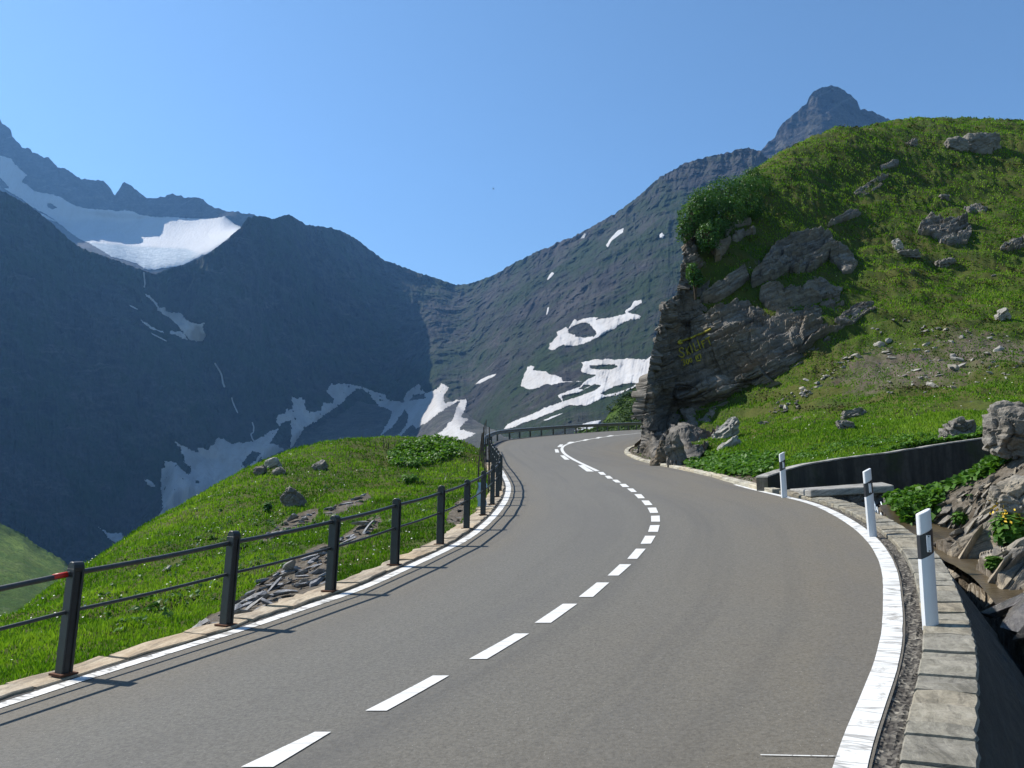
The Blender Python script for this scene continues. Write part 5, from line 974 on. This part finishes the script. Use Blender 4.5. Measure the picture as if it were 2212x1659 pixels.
tag(mk('water', V.reshape(-1, 3), gridF(n, 15), M_WATER.m, None, True), 'shallow brown water running down the stone channel', kind='structure')
M_FOAM = NT('white_water', .3, .5); M_FOAM.color((.62, .68, .72)); M_FOAM = M_FOAM.m
m = MB(); rg = np.random.default_rng(3)
for i in range(26):
    x = 7.62+rg.normal(0, .09); y = 16.45; z0 = rg.uniform(1.5, 1.98); ln = rg.uniform(.25, .8); t_ = np.linspace(0, 1, 6); m.tube(np.stack([x+rg.normal(0, .03)*t_, y-.12*np.sqrt(t_)-.05, z0-ln*t_], -1), .006+.012*rg.random(), 5)
tag(m.build('waterfall', M_FOAM, None, True), 'small white waterfall dropping from under the concrete slab', 'waterfall')
# a bird far off in the sky
b = at(1066, 408.5, 260.); bd = empty('bird', b, 'tiny dark bird high in the blue sky', 'bird')
m = MB(); m.tube([(-.32, 0, 0), (-.15, 0, .05), (.1, 0, .05), (.3, 0, .02)], np.array([.02, .09, .08, .03]), 8); m.build('body', M_BLACK, bd, True)
for s in (-1, 1):
    m = MB(); m.add([(-.16, 0, .05), (.1, 0, .06), (.02, s*.35, .22), (-.22, s*.62, .34), (-.2, s*.35, .2)], [np.array([[0, 1, 2, 4]]), np.array([[2, 3, 4]])]); m.add([(-.16, 0, .065), (.1, 0, .075), (.02, s*.35, .235), (-.22, s*.62, .345), (-.2, s*.35, .215)], [np.array([[4, 2, 1, 0]]), np.array([[4, 3, 2]])]); m.build('wing', M_BLACK, bd)
# ================================================================== VEGETATION
GR_A = dict(c0=(.022, .054, .004), c1=(.075, .170, .010), c2=(.17, .27, .030))
M_GRASS = mat_leaf('grass_blades', GR_A['c0'], GR_A['c1'], GR_A['c2'], .40); M_DOCK = mat_leaf('broad_leaves', (.030, .085, .012), (.065, .15, .018), (.12, .22, .05), .35, .45)
M_BUSH = mat_leaf('shrub_leaves', (.026, .070, .016), (.050, .120, .028), (.095, .175, .055), .28, .45); M_DARKB = mat_leaf('slope_shrubs', (.018, .038, .012), (.03, .058, .016), (.05, .085, .03), .15)
M_STEM = mat_flat('stems', (.06, .045, .03), .9, .1); M_YFL = mat_flat('yellow_petals', (.65, .42, .02), .6); M_WFL = mat_flat('pale_flowers', (.65, .65, .55), .7)
def mfield(G, th, r):
    k = np.clip(np.interp(th, TH, np.arange(NT_)), 0, NT_-1).astype(int); j = np.clip((np.log(r)-math.log(1.6))/(math.log(240)-math.log(1.6))*(NR-1), 0, NR-1).astype(int); return G[j, k]
def polar(n, r0, r1, rg, a=40): return rg.uniform(math.radians(-a), math.radians(a), n), np.exp(rg.uniform(math.log(r0), math.log(r1), n))
def rock_clear(x, y): return np.ones(len(x), bool)
def blades(name, label, P, h, w, tint, rg, mat=None, lean=.55, dirs=None):
    n = len(P); a = rg.uniform(0, 2*math.pi, n); S = np.stack([np.cos(a), np.sin(a), 0*a], -1)*w[:, None]*.5
    b = rg.uniform(0, 2*math.pi, n); ln = h*lean*rg.uniform(.1, 1., n); D = np.stack([np.cos(b)*ln, np.sin(b)*ln, h], -1)
    P = P-np.array([0, 0, .02]); V = np.stack([P-S, P+S, P+D*.55+S*.75-np.array([0, 0, 1])*0*h[:, None], P+D*.55-S*.75, P+D*np.array([1.25, 1.25, .95])], 1)
    i = np.arange(n)[:, None]*5
    return tag(mk(name, V.reshape(-1, 3), [i+np.array([[0, 1, 2, 3]]), i+np.array([[3, 2, 4]])], mat or M_GRASS, None, False, {'tint': np.repeat(tint, 5)}), label, None, None, 'stuff')
rg = np.random.default_rng(21)
# left meadow
th, r = polar(520000, 4.5, 75, rg); x, y = np.sin(th)*r, np.cos(th)*r; dl, dr, dt = mfield(GDL, th, r), mfield(GDR, th, r), mfield(DIRT, th, r)
tuft = fbm(x*.9, y*.9, o=3, seed=81); tone = fbm(x*.25, y*.25, o=3, seed=82); k = (dl > .5) & (dr < 0) & (dt < .42+.2*tuft) & (tuft > -.42)
x, y, r, tuft, tone, dl = x[k], y[k], r[k], tuft[k], tone[k], dl[k]; n = len(x)
blades('meadow_grass', 'short green grass of the left meadow', np.stack([x, y, gz(x, y)], -1), (.05+.08*np.clip(tuft+.3, 0, 1)+.0012*r)*rg.uniform(.6, 1.3, n)*np.clip(.45+dl*.5, .45, 1), .006+.00115*r, np.clip(.54+.95*tone+.40*tuft+rg.normal(0, .18, n), 0, 1), rg)
# right slope
th, r = polar(760000, 17, 150, rg); x, y = np.sin(th)*r, np.cos(th)*r; dl, dr, dt, gt = mfield(GDL, th, r), mfield(GDR, th, r), mfield(DIRT, th, r), mfield(GT, th, r)
rs = mfield(RISER, th, r); zz = gz(x, y); tuft = perlin(x*.45+.3*perlin(x*.6, y*.6, seed=4), zz*1.1, seed=91)+.5*fbm(x*1.3, zz*2.2, o=2, seed=92); tone = fbm(x*.10, y*.10, o=3, seed=93); tone2 = fbm(x*.4, zz*.8, o=2, seed=95)
k = (dr > .35) & (gt > .6) & (dl < 0) & (rg.random(len(x)) > dt*.75) & (tuft+.45*tone2 > -.30) & (rg.random(len(x)) > .75*rs)
x, y, zz, r, tuft, tone, tone2, dt = x[k], y[k], zz[k], r[k], tuft[k], tone[k], tone2[k], dt[k]; n = len(x)
blades('hillside_grass', 'tufted green grass of the right hand slope', np.stack([x, y, zz], -1), (.06+.12*np.clip(tuft+.25, 0, 1)+.0012*r)*rg.uniform(.5, 1.3, n)*(1-.5*dt), .008+.0012*r, np.clip(.66+.7*tone+.6*tone2-.2*dt+rg.normal(0, .2, n), 0, 1), rg)
def leaves(V0, N, size, tint, rg, asp=.62, fold=.25):
    """folded leaf quads: base, two sides, tip"""
    n = len(V0); N = N/(np.linalg.norm(N, axis=1)[:, None]+1e-9); a = rg.normal(size=(n, 3)); T = np.cross(N, a); T /= np.linalg.norm(T, axis=1)[:, None]+1e-9; B = np.cross(N, T); s = size[:, None]
    V = np.stack([V0-T*s*.5, V0+B*s*.5*asp-N*s*fold*-.3, V0+T*s*.5, V0-B*s*.5*asp+N*s*fold*.3], 1); i = np.arange(n)[:, None]*4
    return V.reshape(-1, 3), [i+np.array([[0, 1, 2]]), i+np.array([[0, 2, 3]])], np.repeat(tint, 4)
def leafy(name, label, poly, n, s0, s1, h, mat, seed, kind='stuff', clump=1.3):
    rg = np.random.default_rng(seed); q = scatter_px(poly, n, rg); P, ok = ghit(q[:, 0], q[:, 1]); P = P[ok]; c = fbm(P[:, 0]*clump, P[:, 1]*clump, o=2, seed=seed); kq = c > -.22; P, c = P[kq], c[kq]
    m = MB(); k = 7; n = len(P); Q = np.repeat(P, k, 0)+rg.normal(0, 1, (n*k, 3))*np.array([.16, .16, 0])*h/.4; Q[:, 2] = gz(Q[:, 0], Q[:, 1])+h*rg.uniform(.1, 1., n*k)*(.6+.7*np.repeat(np.clip(c+.3, 0, 1), k))
    N = rg.normal(0, .5, (n*k, 3))+np.array([-.25, -.15, 1.]); V, F, t = leaves(Q, N, rg.uniform(s0, s1, n*k), np.clip(.5+.5*np.repeat(c, k)+rg.normal(0, .2, n*k), 0, 1), rg, .8)
    m.add(V, F, t); return tag(m.build(name, mat), label, None, None, kind)
leafy('broadleaf_weeds', 'patch of pale broad leaved weeds on the meadow crest', [(840,985),(880,960),(930,948),(985,950),(1000,975),(960,992),(900,1010),(850,1008)], 700, .10, .24, .30, M_DOCK, 31)
leafy('broadleaf_weeds', 'broad leaved weeds along the kerb beside the crag foot', [(1480,1004),(1520,985),(1600,985),(1690,990),(1640,1030),(1560,1028),(1500,1014)], 650, .10, .22, .25, M_DOCK, 32)
leafy('broadleaf_weeds', 'broad leaved weeds above the retaining wall', [(1690,1004),(1760,965),(1900,948),(2050,935),(2160,920),(2100,942),(1950,958),(1800,980),(1720,1002)], 420, .06, .15, .13, M_DOCK, 33)
leafy('broadleaf_weeds', 'thick fresh green leafy plants along the top of the stream bank', [(1915,1110),(1930,1075),(2000,1045),(2090,1010),(2165,975),(2185,985),(2150,1015),(2080,1045),(2030,1070),(1990,1120),(1940,1130)], 1700, .08, .19, .30, M_DOCK, 34, clump=.9)
leafy('low_weeds', 'low weeds on the culvert slab and wall foot', [(1720,1040),(1780,1034),(1880,1034),(1890,1046),(1800,1050),(1740,1052)], 220, .07, .16, .14, M_DOCK, 35)
leafy('low_weeds', 'rough green tufts scattered over the left meadow', [(200,1300),(330,1180),(450,1080),(600,1010),(800,980),(1020,1010),(1000,1060),(900,1120),(700,1200),(480,1290),(250,1390)], 260, .05, .11, .10, M_BUSH, 36, clump=.5)
M_HEATH = mat_leaf('heath', (.020, .026, .008), (.045, .045, .014), (.085, .075, .022), .2)
rg = np.random.default_rng(37); th, r = polar(60000, 24, 130, rg, 38); x, y = np.sin(th)*r, np.cos(th)*r; zz = gz(x, y); dr, dt = mfield(GDR, th, r), mfield(DIRT, th, r)
c = perlin(x*.30, zz*.9, seed=61)+.6*perlin(x*1.1, zz*2.5, seed=62); k = (dr > 1.5) & (dt < .5) & (c > .22) & (y > 36); x, y, zz, r, c = x[k], y[k], zz[k], r[k], c[k]; n = len(x); kk_ = 5
Q = np.repeat(np.stack([x, y, zz], -1), kk_, 0)+rg.normal(0, 1, (n*kk_, 3))*np.array([.30, .12, .07]); Q[:, 2] += .10; V, F, t = leaves(Q, rg.normal(0, .6, Q.shape)+[-.1, -.3, .8], .05+.0022*np.repeat(r, kk_), np.clip(.4+.5*np.repeat(c, kk_)+rg.normal(0, .25, n*kk_), 0, 1), rg)
m = MB(); m.add(V, F, t); tag(m.build('heath_tufts', M_HEATH), 'dark brownish heath tufts in streaks over the right hand slope', kind='stuff')
rg = np.random.default_rng(39); th, r = polar(2600, 7, 60, rg); x, y = np.sin(th)*r, np.cos(th)*r; k = ((mfield(GDL, th, r) > .8) | ((mfield(GDR, th, r) > 1) & (mfield(GT, th, r) > .6))) & (mfield(DIRT, th, r) < .4) & (fbm(x*.5, y*.5, o=2, seed=7) > .05); x, y, r = x[k], y[k], r[k]
Q = np.stack([x, y, gz(x, y)+.06+.10*rg.random(len(x))], -1); V, F, t = leaves(Q, rg.normal(0, .4, Q.shape)+[0, -.4, 1], .018+.0012*r, rg.random(len(x)), rg, .9); m = MB(); m.add(V, F, t); tag(m.build('meadow_flowers', M_WFL), 'tiny pale flowers sprinkled through the grass', kind='stuff')
# single plants that stand out
def plant(name, label, px, py, wpx, hpx, mat, seed, n=260, flower=None, group=None, s=(.06, .16)):
    rg = np.random.default_rng(seed); P, ok = ghit(px, py); P = P[0]; k = P[1]/FPX; w_, h_ = wpx*k, hpx*k; e = empty(name, P, label, 'plant', group)
    u = rg.normal(size=(n, 3)); u /= np.linalg.norm(u, axis=1)[:, None]; Q = u*rg.uniform(.35, 1, (n, 1))**.6*np.array([w_/2, w_/2.4, h_/2])+[0, 0, h_*.5]
    V, F, t = leaves(Q, u+np.array([0, 0, .9]), rg.uniform(*s, n), np.clip(.45+.3*u[:, 2]+rg.normal(0, .2, n), 0, 1), rg, .75); m = MB(); m.add(V, F, t); m.build('foliage', mat, e)
    m = MB()
    for i in range(7): m.tube(np.array([[0, 0, -.05], Q[i]*[.5, .5, .6], Q[i]]), np.array([.012, .009, .005]), 5)
    m.build('stems', M_STEM, e)
    if flower:
        for i in range(flower):
            a = np.array([rg.uniform(-.4, .4)*w_, rg.uniform(-.3, .1)*w_, h_*rg.uniform(.85, 1.15)]); m = MB(); V, F, t = leaves(a+rg.normal(0, .03, (14, 3))*[1, 1, 2], rg.normal(size=(14, 3)), np.full(14, .06), np.full(14, .5), rg); m.add(V, F, t); m.build('flower', M_YFL, e)
    return e
plant('flowering_plant', 'leafy plant with yellow flowers among the slabs at the right edge', 2190, 1185, 90, 80, M_DOCK, 41, 520, 4)
plant('leafy_plant', 'small leafy plant between bank slabs under the yellow flowered one', 2150, 1232, 36, 30, M_DOCK, 42, 120)
plant('leafy_plant', 'small weed growing in the bank stones left of the big tan slab', 2075, 1135, 34, 30, M_DOCK, 43, 110)
plant('leafy_plant', 'broad leafy weed alone on the upper meadow near the railing', 886, 1046, 46, 24, M_DOCK, 44, 130, s=(.08, .2))
plant('leafy_plant', 'clump of weeds on the crest above the lone leafy weed', 892, 1010, 40, 15, M_DOCK, 45, 110, s=(.08, .2))
plant('leafy_plant', 'dark weed at the left of the ribbed boulder', 578, 1105, 22, 20, M_BUSH, 46, 90)
plant('leafy_plant', 'grass tuft growing in the grit by the near kerb stones', 1985, 1640, 26, 24, M_DOCK, 47, 60, s=(.02, .05))
# flower spikes on the meadow crest
rg = np.random.default_rng(8); m_ = None
for i in range(15):
    px = float(rg.choice([760, 772, 800, 812, 830, 845, 860, 905, 945, 950, 975])+rg.normal(0, 9)); P, ok = ghit(px, np.interp(px, [700, 760, 1000], [975, 962, 962])+rg.uniform(0, 10))
    m = MB(); h = rg.uniform(.25, .6); m.tube(np.array([[0, 0, -.05], [.02, 0, h*.5], [rg.normal(0, .05), 0, h]]), np.array([.008, .02, .006]), 5)
    o = m.build('seed_spike', M_WOOD); o.location = P[0]; tag(o, 'dark upright seed spike among the weeds on the meadow crest', 'plant', 'seed spikes on the meadow crest')
# shrubs on top of the crag
def shrub(label, lobes, seed, mat=None, leaf=(.10, .22), name='shrub'):
    """lobes: picture position, radii in picture units, depth"""
    rg = np.random.default_rng(seed); C = at(np.array([l[0] for l in lobes]), np.array([l[1] for l in lobes]), np.array([l[4] for l in lobes])); base_ = C.mean(0)-[0, 0, 1.]
    e = empty(name, base_, label, 'shrub'); VS = MB(); st = MB()
    for (px, py, rx_, ry_, Y), c in zip(lobes, C):
        R = np.array([rx_, (rx_+ry_)*.5, ry_])*Y/FPX; n = int(1500*R[0]*R[2])+300
        u = rg.normal(size=(n, 3)); u /= np.linalg.norm(u, axis=1)[:, None]; lob = 1+.6*fbm(u[:, 0]*2.5+seed, u[:, 1]*2.5, u[:, 2]*2.5, o=3, seed=seed)
        Q = c-base_+u*(R*(lob*rg.uniform(.45, 1.08, n)**.45)[:, None]); kq = rg.random(n) < .55+.9*np.clip(fbm(Q[:, 0]*1.1, Q[:, 1]*1.1, Q[:, 2]*1.1, o=2, seed=seed+1)+.3, 0, 1); Q, u = Q[kq], u[kq]
        V, F, t = leaves(Q, u+rg.normal(0, .6, Q.shape)+[0, 0, .4], rg.uniform(*leaf, len(Q)), np.clip(.45+.6*fbm(Q[:, 0]*.8, Q[:, 1]*.8, Q[:, 2]*.8, o=2, seed=3)+rg.normal(0, .2, len(Q)), 0, 1), rg); VS.add(V, F, t)
        for i in range(8): st.tube(np.array([[0, 0, -.6], [(c[0]-base_[0])*.7, (c[1]-base_[1])*.7, c[2]-base_[2]-R[2]*.8], c-base_+rg.normal(0, .3, 3)*R, Q[i]]), np.array([.07, .05, .04, .015]), 5)
    VS.build('foliage', mat or M_BUSH, e); st.build('stems', M_STEM, e); return e
shrub('wide dark green shrub spreading over the crag edge, largest of the shrubs', [(1525,440,44,34,55),(1565,420,44,36,57),(1605,415,44,36,60),(1560,460,54,34,55.5),(1635,415,38,34,63),(1610,450,44,28,59)], 51)
shrub('shrub hanging over the left corner of the crag', [(1492,470,28,34,53.5),(1512,452,32,32,54),(1480,498,18,26,53)], 52)
shrub('round bright shrub standing up highest on the crag skyline', [(1626,385,25,24,67),(1648,396,22,20,68)], 53)
shrub('low shrub on the lip of the crag below the wide one', [(1530,512,26,30,52),(1548,494,30,22,53)], 54)
shrub('small shrub clinging to the cliff face', [(1496,590,14,22,50),(1506,606,16,14,50)], 55)
# the green slope and shrubs beyond the guard rail
gs = Sheet('green_slope', 'dark green shrubby slope beyond the guard rail', 1240, 1700, [[(1240,935,150),(1300,918,150),(1320,885,155),(1345,858,160),(1395,836,165),(1450,800,175),(1700,700,200)], [(1240,960,135),(1300,945,130),(1345,905,135),(1395,890,140),(1450,870,145),(1700,840,160)], [(1240,1000,110),(1300,985,110),(1345,975,110),(1395,965,112),(1450,960,115),(1700,960,120)]], 90, M_ALP, .03, 14, 61, step=1.5)
rg = np.random.default_rng(61); n = 26000; i = rg.integers(0, len(gs.V)-1, n); j = rg.integers(0, gs.V.shape[1]-1, n); Q = gs.V[i, j]+rg.normal(0, 1, (n, 3))*[.6, .6, .35]; c = fbm(Q[:, 0]*.12, Q[:, 1]*.12, Q[:, 2]*.2, o=3, seed=5); kq = c > -.1
Q, c = Q[kq], c[kq]; V, F, t = leaves(Q+np.array([0, 0, .5])*rg.random((len(Q), 1)), rg.normal(0, .5, Q.shape)+[-.2, -.2, 1], rg.uniform(.35, .8, len(Q)), np.clip(.5+.8*c+rg.normal(0, .2, len(Q)), 0, 1), rg); m = MB(); m.add(V, F, t)
tag(m.build('slope_shrubbery', M_DARKB), 'low shrubbery covering the slope beyond the guard rail', kind='stuff')
# ================================================================== LIGHT, AIR, CAMERA
w = bpy.data.worlds.new('World'); SC.world = w; w.use_nodes = True; nt = w.node_tree
sky = nt.nodes.new('ShaderNodeTexSky'); sky.sky_type = 'NISHITA'; sky.sun_disc = False
sky.sun_elevation = SUN_EL; sky.sun_rotation = -SUN_AZ; sky.altitude = 2100; sky.air_density = 1.0; sky.dust_density = .6; sky.ozone_density = 1.3
bg = nt.nodes['Background']; mx = nt.nodes.new('ShaderNodeMix'); mx.data_type = 'RGBA'; mx.blend_type = 'MULTIPLY'; mx.inputs[0].default_value = 1; mx.inputs[7].default_value = (.86, 1.03, 1.06, 1); nt.links.new(sky.outputs[0], mx.inputs[6]); nt.links.new(mx.outputs[2], bg.inputs[0]); bg.inputs[1].default_value = SKY_STRENGTH
sl = bpy.data.lights.new('sun', 'SUN'); sl.energy = SUN_STRENGTH; sl.angle = math.radians(.5); sl.color = (1, .95, .87)
so = bpy.data.objects.new('sun', sl); COL.objects.link(so); so.rotation_euler = Vector(-SUN).to_track_quat('-Z', 'Y').to_euler()
hb = MB(); hb.box((-150, 2350, 500), (9000, 5600, 3400)); hz = NT('haze_air'); hz.t.nodes.remove(hz.b)
pv = hz.n('ShaderNodeVolumePrincipled'); pv.inputs['Color'].default_value = (*HAZE_COL, 1); pv.inputs['Density'].default_value = HAZE; pv.inputs['Anisotropy'].default_value = .35
hz.l(pv.outputs[0], hz.out.inputs['Volume']); tag(hb.build('haze', hz.m), 'thin blue haze filling the valley air', kind='stuff')
cam = bpy.data.cameras.new('camera'); co = bpy.data.objects.new('camera', cam); COL.objects.link(co)
co.location = (0, 0, EYE); co.rotation_euler = (math.pi/2+PITCH, 0, 0); cam.sensor_width = 36; cam.lens = 36*FPX/2212; cam.clip_end = 30000; cam.clip_start = .05
SC.camera = co
vs = SC.view_settings; vs.view_transform = 'Standard'; vs.look = 'None'; vs.gamma = 1; vs.exposure = EXPOSURE
SC.render.engine = 'CYCLES'; cy = SC.cycles; cy.max_bounces = 5; cy.diffuse_bounces = 3; cy.glossy_bounces = 2; cy.transmission_bounces = 3; cy.volume_bounces = 0; cy.transparent_max_bounces = 6
cy.caustics_reflective = False; cy.caustics_refractive = False; cy.use_denoising = True; cy.sample_clamp_indirect = 4; cy.volume_max_steps = 64
